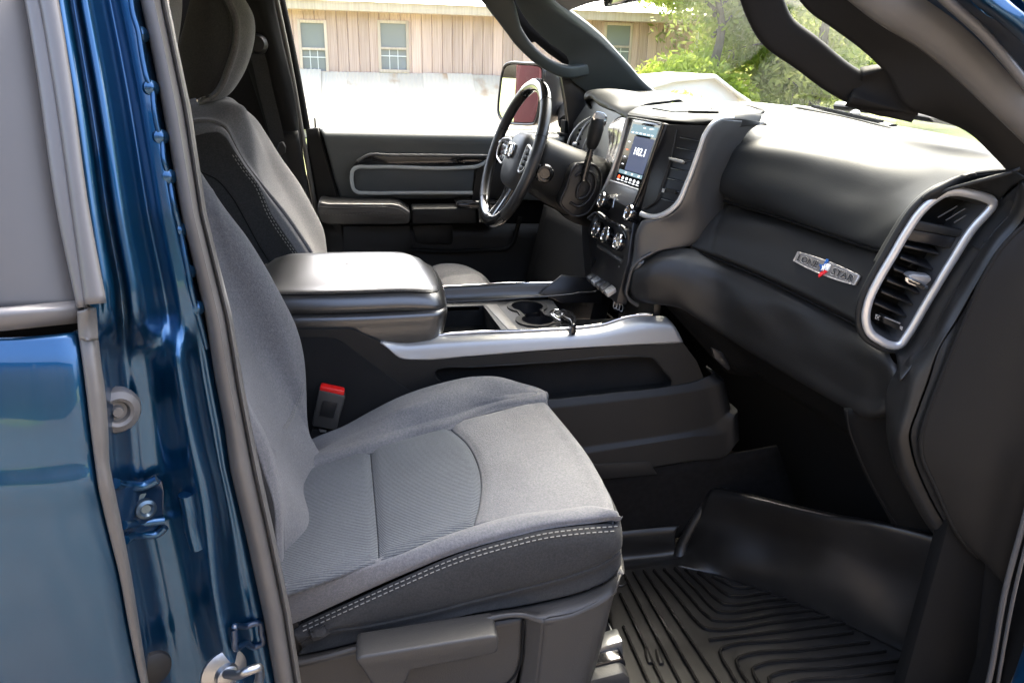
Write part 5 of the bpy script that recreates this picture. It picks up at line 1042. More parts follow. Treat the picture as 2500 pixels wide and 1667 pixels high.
# ram head emblem: shield head, two curled horns, muzzle
ec = WC + wn * .0095 + w2 * .004
def ep(u, v, d=0): return ec + w1 * u + w2 * v + wn * d
prism('emblem', [ep(*p) for p in ((-.010, .020), (.010, .020), (.013, .006), (.009, -.010), (.005, -.022), (-.005, -.022), (-.009, -.010), (-.013, .006))], wn * .004, M['chrome'], sw, .002, label='chrome ram head emblem')
em = [o for o in sw.children if o.name.startswith('emblem')][0]
for s in (-1, 1):
    tube('emblem_horn', [ep(s * u, v, .003) for u, v in ((.006, .020), (.018, .023), (.026, .012), (.026, -.004), (.019, -.013), (.013, -.006), (.016, .001))], .0042, M['chrome'], em, n=30)
    prism('emblem_eye', [ep(s * .004, .006, .0045), ep(s * .008, .009, .0045), ep(s * .007, .003, .0045)], wn * .0004, M['gloss'], em, 0)
# spokes with control pods
for s in (-1, 1):
    a = 90 - s * 98
    P = [WC + w1 * s * .07 - w2 * .006 - wn * .026, WC + w1 * s * .12 - w2 * .004 - wn * .020, WC + w1 * s * .185 + w2 * .004 - wn * .006]
    sp_ = sweep('spoke', P, [.075, .060, .05], [.024, .022, .02], M['gloss'], sw, n=16, ns=14, up=wn, square=True)
    ring = [WC + w1 * s * u + w2 * v - wn * (.0065 - (u - .082) * .10) for u, v in ((.088, .036), (.125, .034), (.150, .028), (.158, .010), (.150, -.022), (.120, -.034), (.088, -.036), (.082, 0))]
    tube('spoke_trim', ring, .0034, M['bezel'], sp_, closed=True, n=60)
    for k in range(4):
        for j in (0, 1):
            q = WC + w1 * s * (.102 + .028 * j) + w2 * (.022 - .015 * k) - wn * .008
            prism('wheel_button', [q - w1 * .011 - w2 * .005, q + w1 * .011 - w2 * .005, q + w1 * .011 + w2 * .005, q - w1 * .011 + w2 * .005], wn * .004, M['plastic'], sp_, .0012)
P = [WC - w2 * .07 - wn * .03, WC - w2 * .13 - wn * .022, WC - w2 * .19 - wn * .004]
sweep('spoke', P, [.075, .055, .065], [.022, .018, .018], rim_g, sw, n=16, ns=14, up=wn, square=True, label='lower gloss spoke')

sc = thing('steering_column', 'black steering column shroud with its tall gear lever', 'steering column', tuple(WC - wn * .15))
cw = WC - wn * .05
def cring(d, rx, ry, dz=0, n=36):
    P = []
    for k in range(n):
        a = 2 * math.pi * k / n; c_, s_ = math.cos(a), math.sin(a); e = .7
        P.append(WC - wn * d + w1 * np.sign(c_) * abs(c_) ** e * rx + w2 * (np.sign(s_) * abs(s_) ** e * ry + dz))
    return np.array(P)
G = np.array([cring(.045, .066, .06), cring(.06, .085, .078), cring(.09, .092, .085, -.004), cring(.14, .10, .09, -.01), cring(.20, .105, .095, -.015), cring(.22, .108, .10, -.02), cring(.30, .11, .105, -.02)])
G = np.stack([spline(G[:, c], 30) for c in range(G.shape[1])], 1)
gmesh('shroud', G, M['plastic'], sc, 0, closed=True, angle=80)
sweep('shroud_joint', cring(.205, .1055, .0955, -.0155), .006, .004, M['black'], sc, closed=True, n=60, ns=6, up=wn)
q = at(1331, 425, Y=.215); lathe('ignition_barrel', q + np.array([0, .03, 0]), q, [(0, .026), (.024, .026), (.029, .022), (.030, .016), (.024, .014), (.024, .0005)], M['gloss'], sc)
q = at(1360, 365, Y=.25)
boot = [(1399, 412), (1408, 402), (1430, 399), (1452, 404), (1466, 420), (1468, 450), (1455, 490), (1430, 522), (1405, 528), (1382, 515), (1370, 500), (1384, 455)]
prism('lever_boot', spline(L(boot, .17), 60, closed=True), (.01, .10, -.01), M['satin'], sc, .006)
tube('boot_rim', L(boot, .168), .0032, M['satin'], sc, closed=True, n=60)
tube('boot_fold', L([(1405, 430), (1425, 418), (1448, 424), (1455, 450), (1440, 485), (1412, 505), (1392, 495)], .166), .004, M['satin'], sc, n=40)
tube('boot_fold', L([(1415, 452), (1430, 440), (1442, 455), (1430, 480), (1412, 485)], .165), .004, M['satin'], sc, closed=True, n=40)
# gear lever
st0, st1, st2 = at(1430, 415, Y=.16), at(1446, 352, Y=.15), at(1461, 288, Y=.14)
lev = sweep('gear_lever', [at(1424, 440, Y=.165), st0, st1, st1 + (st2 - st1) * .2], [.022, .020, .018, .02], [.022, .020, .018, .02], M['gloss'], sc, n=24, ns=12, up=(0, 1, 0))
ax_ = (st2 - st1) / np.linalg.norm(st2 - st1); ln_ = np.linalg.norm(st2 - st1)
lathe('lever_grip', st1 - ax_ * .012, st2, [(0, .011), (.01, .016), (.03, .0195), (.055, .0205), (ln_ - .01, .0195), (ln_ + .008, .0185), (ln_ + .012, .016)], M['plastic'], lev)
tdir = ax_ * .5 + np.array([-.35, -.75, .45]); tdir /= np.linalg.norm(tdir)
tp_ = L([(1449, 279), (1455, 273), (1467, 273), (1478, 278), (1482, 285), (1480, 296), (1472, 302), (1462, 303), (1452, 296), (1447, 289)], .128)
prism('lever_cap', spline(tp_, 40, closed=True), (.004, .012, -.012), M['chrome'], lev, .002)
tf = tp_.mean(0); prism('lever_cap_face', [tf + (p - tf) * .72 + np.array([0, -.0012, .0012]) for p in spline(tp_, 30, closed=True)], (0, .002, -.002), M['silver'], lev, .0005)

# ================================================================== driver's door, shut
dd = thing('driver_door', 'black and grey inner trim of the closed driver door', 'car door', (.2, .82, .6))
yprism('door_shell', [(748, 316), (1384, 328), (1384, 850), (748, 850)], .835, .90, M['black'], dd, .01)
up_ = [L([(782, 313), (1000, 317.5), (1250, 323), (1378, 327)], .835), L([(784, 316), (1000, 320), (1250, 325), (1378, 330)], .80), L([(787, 326), (1000, 330), (1250, 334), (1378, 339)], .782), L([(800, 372), (1000, 374), (1250, 376), (1376, 379)], .778), L([(815, 430), (1000, 430), (1250, 432), (1374, 436)], .79), L([(832, 486), (1000, 486), (1250, 488), (1374, 492)], .80)]
patch('upper_panel', up_, M['cheek'] if False else pmat('door_skin_grey', (.070, .078, .078), .45, spec=.5, bump=('voronoi', 420, .5, .00016)), dd, 80, 50, .01)
patch('end_panel', [L([(746, 316), (770, 480), (790, 650), (800, 850)], .805), L([(776, 313), (800, 400), (826, 486), (838, 560), (870, 850)], .795)], M['plastic'], dd, 20, 8, .01)
tube('panel_gap', L([(779, 313), (803, 400), (829, 486)], .790), .0022, M['black'], dd, n=20)
q = at(770, 312, Y=.82); lathe('lock_pin', q - np.array([0, 0, .01]), q + np.array([0, 0, .033]), [(0, .010), (.010, .009), (.011, .0035), (.040, .003), (.043, .0001)], M['plastic'], dd, ns=12)
yprism('trim_recess', [(862, 405), (868, 398), (897, 378), (905, 376.5), (1250, 379), (1250, 395), (1200, 399), (1163, 406)], .768, .79, M['gloss'], dd, .003)
sweep('trim_recess_lip', L([(872, 394), (899, 379), (950, 379), (1100, 380), (1245, 381)], .764), .010, .008, pmat('lit_lip_grey', (.14, .14, .14), .35, metal=.4), dd, n=50, ns=8, up=(0, -1, 0))  # lip coloured pale grey as the lit upper edge of the recess
sweep('trim_bezel', L([(1230, 372), (1197, 389), (1163, 407), (1140, 409), (900, 408), (872, 409), (862, 415), (859, 428), (860, 450), (864, 463), (874, 470), (892, 471), (1000, 471), (1154, 471)], .763), .0125, .010, pmat('bezel_satin', (.42, .45, .45), .4, metal=.25), dd, n=140, ns=10, up=(0, -1, 0), square=True)
yprism('trim_insert', [(866, 412), (1158, 412), (1152, 468), (868, 468)], .770, .79, pmat('door_insert', (.056, .066, .072), .5, spec=.5, bump=('noise', 500, .2, .0005)), dd, .002)
yprism('trim_end', [(1163, 412), (1205, 388), (1250, 380), (1250, 485), (1150, 485), (1154, 470)], .772, .79, M['plastic'], dd, .003)
yprism('armrest', [(776, 497), (784, 493), (800, 497), (960, 498), (975, 501), (993, 512), (1002, 518), (1002, 540), (996, 547), (960, 549), (800, 549), (782, 540), (774, 520)], .66, .785, M['leather'], dd, .012, 3)
tube('armrest_seam', L([(780, 506), (800, 508), (955, 508), (972, 511), (998, 526)], .6585), .0018, M['plastic'], dd, n=40)
stitches('stitching', L([(785, 521), (800, 523), (955, 523), (990, 530)], .6575), M['seal'], dd, .006, .005, .0009, lift=(0, -.0005, 0))
yprism('pull_handle', [(1006, 509), (1160, 507), (1164, 515), (1164, 546), (1006, 547)], .67, .76, M['plastic'], dd, .008, 3)
yprism('switch_panel', [(1114, 500), (1124, 496), (1210, 496), (1230, 506), (1230, 545), (1168, 545), (1166, 512), (1120, 508)], .665, .785, M['gloss'], dd, .006)
for k in range(3):
    p = at(1166 + 7 * k, 497, Y=.69); box('window_switch', p + np.array([-.006, -.008, -.002]), p + np.array([.006, .008, .008]), M['silver'], dd, .002)
patch('lower_panel', [L([(770, 545), (1100, 545), (1384, 548)], .80), L([(785, 640), (1100, 640), (1384, 650)], .79), L([(800, 850), (1100, 850), (1384, 850)], .78)], M['plastic'], dd, 20, 10, .01)
yprism('pocket_panel', [(1006, 551), (1104, 549), (1106, 590), (1100, 598), (1030, 596), (1016, 590)], .775, .80, M['plastic'], dd, .004)
yprism('speaker_panel', [(838, 552), (1000, 551), (1010, 600), (980, 690), (842, 690)], .782, .80, M['plastic'], dd, .003)
sweep('pocket_lip', L([(1002, 609), (1040, 612), (1200, 609), (1240, 605), (1252, 592), (1262, 560), (1270, 530)], .765), .016, .016, M['pillar'], dd, n=60, ns=10, up=(0, -1, 0))
yprism('sail_panel', [(1366, 323), (1384, 327), (1410, 331), (1412, 350), (1366, 345)], .79, .83, M['plastic'], dd, .003)
patch('window_pane', [L([(742, 318), (1060, 323), (1378, 330)], .845), L([(712, 180), (1010, 170), (1376, 188)], .82), L([(676, 0), (980, -20), (1180, -20)], .775)], M['glass'], dd, 16, 10, 0, label='clear front window glass')

wm = thing('wing_mirror', 'black wing mirror outside the driver window reflecting a red building', 'wing mirror', (.62, 1.05, 1.5))
MY = 1.02
mo = [(1240, 156), (1247, 154), (1280, 155), (1312, 157), (1321, 159), (1327, 166), (1328, 176), (1325, 205), (1318, 255), (1310, 294), (1306, 302), (1298, 304), (1270, 304), (1248, 302), (1235, 299), (1222, 288), (1217, 276), (1217, 260), (1221, 220), (1227, 178), (1231, 164)]
P = L(mo, 1.06); P[:, 0] += 0; mc = P.mean(0)
mn = np.array([-.955, -.27, .02]); mn /= np.linalg.norm(mn)
def mp(x, y, d=0.0):
    v = ray(x, y); t = ((mc - CAM) @ mn) / (v @ mn); return CAM + v * t + mn * d
MPs = np.array([mp(*p) for p in mo])
cM = MPs.mean(0); S1 = spline(MPs, 80, closed=True); back = np.array([.30, .06, 0])
G = np.array([S1, cM + (S1 - cM) * 1.02 - mn * .02, cM + (S1 - cM) * .98 - mn * .07, cM + (S1 - cM) * .80 - mn * .12, cM + (S1 - cM) * .4 - mn * .15, cM + (S1 - cM) * .02 - mn * .155])
G = np.stack([spline(G[:, c], 24) for c in range(G.shape[1])], 1); gmesh('housing', G, pmat('mirror_shell', (.03, .03, .032), .3, coat=.5), wm, 0, closed=True, angle=80)
sweep('housing_edge', S1, .010, .012, M['satin'], wm, closed=True, n=90, ns=8, up=mn)
prism('mirror_glass', [cM + (p - cM) * .93 + mn * .002 for p in spline(MPs, 60, closed=True)], -mn * .003, M['mirror'], wm, 0)
sweep('mirror_arm', [mc - mn * .10 + np.array([0, -.02, -.03]), mc - mn * .13 + np.array([.02, -.12, -.05]), at(1386, 300, Y=.86)], [.09, .06, .07], [.07, .06, .06], M['satin'], wm, n=20, ns=14, up=(0, 0, 1))

# ================================================================== rubber floor liner
fl = thing('floor_liner', 'black ribbed rubber floor liner in the front passenger footwell', 'floor mat', (.8, -.5, .49))
ZF = .50
zf = lambda x, y, z=ZF: at(x, y, Z=z)
b0 = np.array([zf(*p) for p in ((1470, 1392), (1560, 1378), (1640, 1366), (1660, 1365), (1760, 1392), (1880, 1432), (2000, 1480), (2130, 1538), (2260, 1600), (2420, 1690))])
base_far = b0
patch('base', [b0, np.array([zf(*p) for p in ((1500, 1560), (1530, 1600), (1600, 1600), (1640, 1600), (1760, 1600), (1880, 1600), (2000, 1610), (2130, 1640), (2260, 1680), (2420, 1750))]), np.array([zf(*p) for p in ((1540, 1740), (1580, 1760), (1640, 1770), (1700, 1780), (1760, 1780), (1880, 1780), (2000, 1780), (2130, 1790), (2260, 1800), (2420, 1820))])], M['rubber'], fl, 60, 30, .01)
# upstand along the tunnel, coved into the base
w0 = np.array([zf(1440, 1406), zf(1550, 1388), zf(1630, 1376), zf(1662, 1372)])
w1_ = L([(1440, 1380), (1520, 1366), (1600, 1357), (1652, 1349)], (-.215, -.225)); w2_ = L([(1440, 1318), (1512, 1304), (1600, 1294), (1655, 1287)], (-.208, -.213)); w3_ = L([(1440, 1310), (1512, 1297), (1600, 1287), (1660, 1281)], (-.204, -.208))
patch('tunnel_upstand', [w0, w1_, w2_, w3_], M['rubber'], fl, 40, 30, .008)
# toe board
k0_ = np.array([zf(*p) for p in ((1650, 1380), (1760, 1408), (1880, 1450), (2000, 1498), (2130, 1556), (2260, 1620), (2400, 1700))])
k1_ = np.array([at(*p) for p in ((1656, 1352, -.228), (1765, 1378, -.33), (1884, 1420, -.42), (2004, 1468, -.51), (2134, 1528, -.60), (2264, 1590, -.68), (2400, 1660, -.745))])
k2_ = np.array([at(*p) for p in ((1700, 1270, -.215), (1820, 1290, -.32), (1930, 1320, -.41), (2040, 1350, -.50), (2160, 1390, -.59), (2280, 1440, -.67), (2400, 1500, -.745))]) + np.array([[0, 0, 0], [.008, 0, 0], [-.006, 0, .004], [-.020, 0, .012], [.004, 0, 0], [0, 0, 0], [0, 0, 0]])
k3_ = np.array([at(*p) for p in ((1748, 1190, -.204), (1840, 1212, -.30), (1930, 1234, -.39), (2020, 1254, -.48), (2130, 1272, -.57), (2250, 1300, -.65), (2390, 1340, -.745))])
for a in (k1_, k2_, k3_): pass
patch('toe_board', [k0_, k1_, k2_, k3_, k3_ + np.array([.03, 0, -.004])], M['rubber'], fl, 60, 50, .008)
sweep('corner_fillet', [at(1657, 1362, Y=-.235), at(1662, 1340, Y=-.225), at(1680, 1300, Y=-.216), at(1712, 1246, Y=-.208), at(1746, 1192, Y=-.203)], [.034, .028, .024, .022, .016], [.02, .018, .016, .014, .01], M['rubber'], fl, n=40, ns=14, up=(-.5, -.8, .4))
# toe board bulge over the wheel well
def rib(pts, n=24, wdt=.0085):
    sweep('rib', [zf(x, y, ZF + .004) for x, y in pts], wdt, .012, M['rib'], fl, n=n, ns=6)
def corner(a, c, b, k=.12):
    a, c, b = map(np.array, (a, c, b)); a, c, b = a.astype(float), c.astype(float), b.astype(float)
    la, lb = np.linalg.norm(a - c), np.linalg.norm(b - c); r = 14
    pa, pb = c + (a - c) / la * r, c + (b - c) / lb * r
    return [a, (a + pa) / 2, pa, c * .5 + (pa + pb) * .25, pb, (b + pb) / 2, b]
for tpt, cpt in (((1596, 1392), (1722, 1538)), ((1621, 1389), (1740, 1516)), ((1647, 1387), (1753, 1496)), ((1673, 1389), (1767, 1477)), ((1704, 1396), (1782, 1457)), ((1738, 1406), (1799, 1436))):
    ln = 330 if cpt[0] < 1745 else 250 - (cpt[0] - 1745) * 2.4
    rib(corner(tpt, cpt, (cpt[0] + ln, cpt[1] - .115 * ln)), 40)
for a, b in (((1572, 1393), (1765, 1680)), ((1547, 1397), (1712, 1680)), ((1528, 1412), (1668, 1680)), ((1514, 1450), (1625, 1680)), ((1522, 1530), (1590, 1680))): rib([a, ((a[0] + b[0]) / 2, (a[1] + b[1]) / 2), b])
rib([(1731, 1562), (1900, 1541), (2080, 1518)])
for c_ in ((1752, 1583), (1792, 1606), (1832, 1628), (1872, 1650), (1912, 1672)): rib(corner((c_[0] + 60, c_[1] + 110), c_, (c_[0] + 330, c_[1] - 40)), 40)
tube('hook_ring', [zf(1514 + 16 * math.cos(a), 1412 + 17 * math.sin(a), ZF + .004) for a in np.linspace(0, 2 * math.pi, 17)[:-1]], .003, M['rubber'], fl, closed=True, n=40)
for x, y in ((1579, 1600), (1606, 1602)): sweep('raised_bar', [zf(x, y - 16, ZF + .004), zf(x + 3, y, ZF + .005), zf(x + 9, y + 18, ZF + .004)], .012, .008, M['rubber'], fl, n=14, ns=8)

# ================================================================== front passenger door, swung wide open beside the picture
od = thing('front_passenger_door', 'open blue front passenger door swung forward beside the doorway', 'car door', (1.12, -.93, .6))
hd = np.array([.34, -.94, 0]); hd /= np.linalg.norm(hd); hn = np.array([hd[1], -hd[0], 0])
def dpt(u, z, d=0.0): return np.array([1.14, -.95, 0]) + hd * u + hn * d + np.array([0, 0, z])
prism('door_skin', [dpt(0, .55, .07), dpt(1.05, .55, .07), dpt(1.08, 1.0, .07), dpt(1.02, 1.5, .07), dpt(0, 1.5, .07)], hn * .02, M['paint'], od, .01)
prism('door_trim', [dpt(.02, .58), dpt(1.0, .58), dpt(1.03, 1.0), dpt(.98, 1.5), dpt(.02, 1.5)], hn * .068, M['plastic'], od, .015)
prism('armrest', [dpt(.30, 1.12, -.09), dpt(.95, 1.15, -.09), dpt(.95, 1.22, -.09), dpt(.30, 1.20, -.09)], hn * .10, M['leather'], od, .015)
sweep('window_frame', [dpt(.02, 1.5, .05), dpt(.28, 1.72, .03), dpt(.60, 1.88, .01), dpt(.86, 1.92, .0), dpt(.96, 1.75, .02), dpt(1.0, 1.5, .05)], .05, .04, M['paint_dark'], od, n=50, ns=10, up=hn)
mk('window_pane', [dpt(.04, 1.5, .05), dpt(.30, 1.71, .03), dpt(.60, 1.86, .012), dpt(.84, 1.90, .002), dpt(.98, 1.5, .05)], [(0, 1, 2, 3, 4)], M['glass'], od)

# ================================================================== outdoors
def bmat(name, c1, c2, rough=.85, wscale=3.0, stretch=(9, 9, .6), bump=.3):
    m = bpy.data.materials.new(name); m.use_nodes = True; N, K = nodes(m); b = N['Principled BSDF']; b.inputs['Roughness'].default_value = rough
    tc = N.new('ShaderNodeTexCoord'); mp_ = N.new('ShaderNodeMapping'); mp_.inputs['Scale'].default_value = stretch; K.new(tc.outputs['Object'], mp_.inputs[0])
    oi = N.new('ShaderNodeObjectInfo'); ad = N.new('ShaderNodeVectorMath'); ad.operation = 'ADD'; cx = N.new('ShaderNodeCombineXYZ')
    ml = N.new('ShaderNodeMath'); ml.operation = 'MULTIPLY'; ml.inputs[1].default_value = 40; K.new(oi.outputs['Random'], ml.inputs[0])
    for k in range(3): K.new(ml.outputs[0], cx.inputs[k])
    K.new(mp_.outputs[0], ad.inputs[0]); K.new(cx.outputs[0], ad.inputs[1])
    nz = N.new('ShaderNodeTexNoise'); nz.inputs['Scale'].default_value = wscale; nz.inputs['Detail'].default_value = 8; K.new(ad.outputs[0], nz.inputs['Vector'])
    cr = N.new('ShaderNodeMix'); cr.data_type = 'RGBA'; cr.inputs['A'].default_value = (*c1, 1); cr.inputs['B'].default_value = (*c2, 1)
    mr = N.new('ShaderNodeMapRange'); mr.inputs['From Min'].default_value = .35; mr.inputs['From Max'].default_value = .68; K.new(nz.outputs['Fac'], mr.inputs[0]); K.new(mr.outputs[0], cr.inputs['Factor'])
    hv = N.new('ShaderNodeHueSaturation'); m2 = N.new('ShaderNodeMapRange'); m2.inputs['To Min'].default_value = .82; m2.inputs['To Max'].default_value = 1.15; K.new(oi.outputs['Random'], m2.inputs[0])
    K.new(m2.outputs[0], hv.inputs['Value']); K.new(cr.outputs['Result'], hv.inputs['Color']); K.new(hv.outputs[0], b.inputs['Base Color'])
    bp_ = N.new('ShaderNodeBump'); bp_.inputs['Strength'].default_value = bump; bp_.inputs['Distance'].default_value = .01; K.new(nz.outputs['Fac'], bp_.inputs['Height']); K.new(bp_.outputs[0], b.inputs['Normal'])
    return m
M['wood'] = bmat('weathered_cedar', (.72, .53, .45), (.48, .32, .26))
M['woodtrim'] = bmat('pale_wood_trim', (.66, .54, .44), (.55, .43, .34))
M['tin'] = bmat('white_tin_rust', (.52, .47, .38), (.30, .17, .07), .6, 1.0, (1.6, 1.6, .5), .1)
_n = [n for n in M['tin'].node_tree.nodes if n.type == 'MAP_RANGE'][0]; _n.inputs['From Min'].default_value = .55; _n.inputs['From Max'].default_value = .74
M['tinw'] = pmat('white_roof_tin', (.80, .80, .79), .45, metal=.1, var=(3, .4, (.68, .67, .64)))
M['pane'] = pmat('far_window_glass', (.27, .285, .28), .08, spec=.8, coat=.6)  # sky reflection put into the pane colour as a lighter grey
def grass_mat():
    return pmat('meadow_grass', (.10, .14, .035), .95, var=(.35, .9, (.20, .20, .075)), bump=('noise', 14, .6, .05))
V = []; n_ = 60; S_g = 420
for i in range(n_ + 1):
    for j in range(n_ + 1):
        x, y = (i / n_ - .5) * 2, (j / n_ - .5) * 2; x, y = S_g * math.copysign(abs(x) ** 2.2, x), S_g * math.copysign(abs(y) ** 2.2, y)
        V.append((x, y, .05 * math.sin(x * .3) * math.cos(y * .27) * min(1, max(abs(x), abs(y)) / 12) - .02))
gr = mk('ground', V, [(i * (n_ + 1) + j, (i + 1) * (n_ + 1) + j, (i + 1) * (n_ + 1) + j + 1, i * (n_ + 1) + j + 1) for i in range(n_) for j in range(n_)], grass_mat()); gr['kind'] = 'structure'
gv = mk('gravel_yard', [(-14, -16, .012), (12, -16, .012), (12, 10, .012), (-14, 10, .012)], [(0, 1, 2, 3)], pmat('tan_gravel', (.105, .088, .068), .95, var=(3, .8, (.15, .125, .10)), bump=('noise', 60, .7, .02))); gv['kind'] = 'structure'

BY = 18.0
bn = thing('barn', 'weathered reddish board barn with small sash windows seen through the driver window', 'barn', (3, BY, 0))
def bx(x, y): p = at(x, y, Y=BY); return p[0], p[2]
X0, _ = bx(691, 100); X1, _ = bx(1692, 80); zt0 = bx(700, 37)[1]; zb0 = bx(700, 183)[1]; zt1 = bx(1690, 55)[1]; zb1 = bx(1690, 178)[1]
ztop, zbot = (zt0 + zt1) / 2 + .05, (zb0 + zb1) / 2 - .25
holes = []
for pts in (((733, 56), (797, 174)), ((928, 57), (993, 171)), ((1482, 62), (1532, 158))):
    a, b = bx(*pts[0]), bx(*pts[1]); holes.append((min(a[0], b[0]), max(a[0], b[0]), min(a[1], b[1]), max(a[1], b[1])))
pw = .255; npl = int((X1 - X0) / pw) + 1; proto = None
def plank(x, z0, z1, wdt):
    global proto
    if proto is None:
        V = [(-.5, 0, 0), (.5, 0, 0), (.5, 0, 1), (-.5, 0, 1), (-.44, -.018, 0), (.44, -.018, 0), (.44, -.018, 1), (-.44, -.018, 1)]
        me = bpy.data.meshes.new('plank'); me.from_pydata(V, [], [(4, 5, 6, 7), (0, 4, 7, 3), (5, 1, 2, 6), (0, 1, 5, 4), (7, 6, 2, 3)]); me.materials.append(M['wood']); proto = me
    o = bpy.data.objects.new('plank', proto); COL.objects.link(o); o.parent = bn
    o.location = (x - bn.location[0], random.uniform(-.008, .004), z0); o.scale = (wdt * .985, 1, z1 - z0)
for k in range(npl):
    xa = X0 + k * pw; xc = xa + pw / 2; segs = [(zbot + random.uniform(-.05, .03), ztop)]
    for h in holes:
        if xa + pw > h[0] - .02 and xa < h[1] + .02:
            segs = [(segs[0][0], h[2] - .05), (h[3] + .05, ztop)]
            # narrow jamb strips either side of an opening
            if xa < h[0] - .04: plank((xa + h[0]) / 2, h[2] - .05, h[3] + .05, h[0] - xa)
            if xa + pw > h[1] + .04: plank((xa + pw + h[1]) / 2, h[2] - .05, h[3] + .05, xa + pw - h[1])
    for z0, z1 in segs: plank(xc, z0, z1, pw)
box('back_wall', (X0, BY + .06, 0), (X1, BY + .12, ztop), M['wood'], bn) if False else box('wall_frame', (X0 + .02, BY + .55, 0), (X1 - .02, BY + .65, ztop), M['black'], bn)
for xe_ in (X0, X1): box('gable_wall', (xe_ - .05, BY + .02, 0), (xe_ + .05, BY + 6, ztop), M['wood'], bn)
for h in holes:
    t = .07; yc = BY - .03; wf = box('window', (h[0] - t, yc - .02, h[2] - t), (h[0], yc + .03, h[3] + t), M['woodtrim'], bn, .006)
    wo_ = rootloc(wf)
    box('frame', (h[1], yc - .02, h[2] - t), (h[1] + t, yc + .03, h[3] + t), M['woodtrim'], wf, .006)
    box('frame', (h[0], yc - .022, h[3]), (h[1], yc + .03, h[3] + t), M['woodtrim'], wf, .006)
    box('sill', (h[0] - t, yc - .05, h[2] - t * 1.1), (h[1] + t, yc + .028, h[2] - .002), M['woodtrim'], wf, .006)
    zm = (h[2] + h[3]) / 2 - .04
    box('meeting_rail', (h[0], yc - .01, zm - .028), (h[1], yc + .02, zm + .028), M['woodtrim'], wf, .005)
    box('pane', (h[0], yc + .034, zm), (h[1], yc + .04, h[3]), M['pane'], wf, 0); box('pane', (h[0], yc + .048, h[2]), (h[1], yc + .054, zm), M['pane'], wf, 0)
    for q in (.33, .66):
        box('muntin', (h[0] + (h[1] - h[0]) * q - .008, yc + .022, h[2]), (h[0] + (h[1] - h[0]) * q + .008, yc + .032, zm - .03), M['tinw'], wf, 0)
    box('muntin', (h[0], yc + .021, h[2] + .30), (h[1], yc + .031, h[2] + .322), M['tinw'], wf, 0)
zf0 = bx(700, 22)[1]
box('fascia', (X0 - .15, BY - .42, ztop - .02), (X1 + .2, BY - .36, ztop + .19), M['woodtrim'], bn, .01)
box('soffit', (X0 - .15, BY - .36, ztop - .01), (X1 + .2, BY + .0, ztop + .02), M['wood'], bn, .005)
nr = 46
for k in range(nr):
    xa = X0 - .2 + (X1 + .45 - X0) * k / nr; xb_ = xa + (X1 + .45 - X0) / nr
    if k == 0:
        P = [(xa, BY - .5, ztop + .19), (xb_, BY - .5, ztop + .19), (xb_, BY + 5, ztop + 2.3), (xa, BY + 5, ztop + 2.3)]
        rp = mk('roof_sheet', P + [(xa + .02, BY - .5, ztop + .215), (xa + .02, BY + 5, ztop + 2.325)], [(0, 1, 2, 3), (0, 4, 5, 3)], M['tinw'], bn); rp0 = xa
    else:
        c = rp.copy(); COL.objects.link(c); c.parent = bn; c.location = (xa - rp0, 0, 0)
# lean-to roof of white tin sheets below the boards
LW = .62; nl = int((X1 - X0 + 2.4) / LW); la = None
for k in range(nl):
    xa = X0 - .4 + k * LW; z1 = zbot + .22 + random.uniform(-.03, .03)
    V = []; m_ = 13
    for i in range(m_):
        u = i / (m_ - 1); dz = .012 * (1 if i % 2 else 0)
        V += [(xa + LW * 1.02 * u, BY - .06, z1 + dz), (xa + LW * 1.02 * u, BY - 1.9, z1 - 1.25 + dz)]
    mk('tin_sheet', V, [(2 * i, 2 * i + 1, 2 * i + 3, 2 * i + 2) for i in range(m_ - 1)], M['tin'], bn, 20)
box('leanto_wall', (X0 - .35, BY - 1.8, 0), (X1 + .6, BY - 1.7, zbot - .95), M['tin'], bn)
sweep('downpipe', [at(1702, 72, Y=BY - .3), at(1702, 108, Y=BY - .3), at(1690, 140, Y=BY - .15), at(1684, 190, Y=BY - .1)], .10, .08, M['tinw'], bn, n=20, ns=8)

ws = thing('white_shed', 'low white tin roofed shed beyond the windscreen in front of the trees', 'shed', (5, 8.5, 0))
so = [(1585, 262), (1590, 214), (1640, 196), (1738, 187), (1790, 228), (1808, 248), (1812, 275)]
P = L(so, 8.5); P[0, 2] = P[-1, 2] = 0
prism('shed_wall', P, (0, 1.5, 0), M['tinw'], ws, .02)
prism('shed_roof', [P[1] + np.array([-.1, -.12, .02]), P[2] + np.array([0, -.12, .03]), P[3] + np.array([0, -.12, .03]), P[4] + np.array([0, -.12, .03]), P[5] + np.array([.1, -.12, .02]), P[5] + np.array([.1, -.12, -.03]), P[3] + np.array([0, -.12, -.02]), P[2] + np.array([0, -.12, -.02]), P[1] + np.array([-.1, -.12, -.03])], (0, 1.8, 0), M['tinw'], ws, .005)
wk = thing('sky_blocker', 'long grey wall added unseen behind the camera to block low sky light', 'light blocker', (0, -8, 0))  # invented wall, never in view; keeps side light low and reflections dark
wk_m = pmat('blocker_steel', (.07, .062, .052), .6, var=(1.5, .5, (.05, .045, .038)))
for k in range(40):
    box('blocker_panel', (-22 + k * .95, -13.6, 0), (-22 + k * .95 + .93, -13.5, 6.6), wk_m, wk, .01)
for k in range(9): box('post', (-22 + k * 4.6, -13.3, 0), (-21.6 + k * 4.6, -13.1, 6.4), wk_m, wk, .01)  # uprights of the added wall, for bands in the door reflection
prism('blocker_roof', [(-22.5, -12.9, 6.4), (-22.5, -16, 7.6), (-22.5, -16, 7.7), (-22.5, -12.9, 6.5)], (39, 0, 0), wk_m, wk, .01)
rs = thing('red_shed', 'dark red shed behind the truck seen only in the wing mirror', 'shed', (-6, 6.5, 0))
ux = np.array([.65, .75, 0]); 
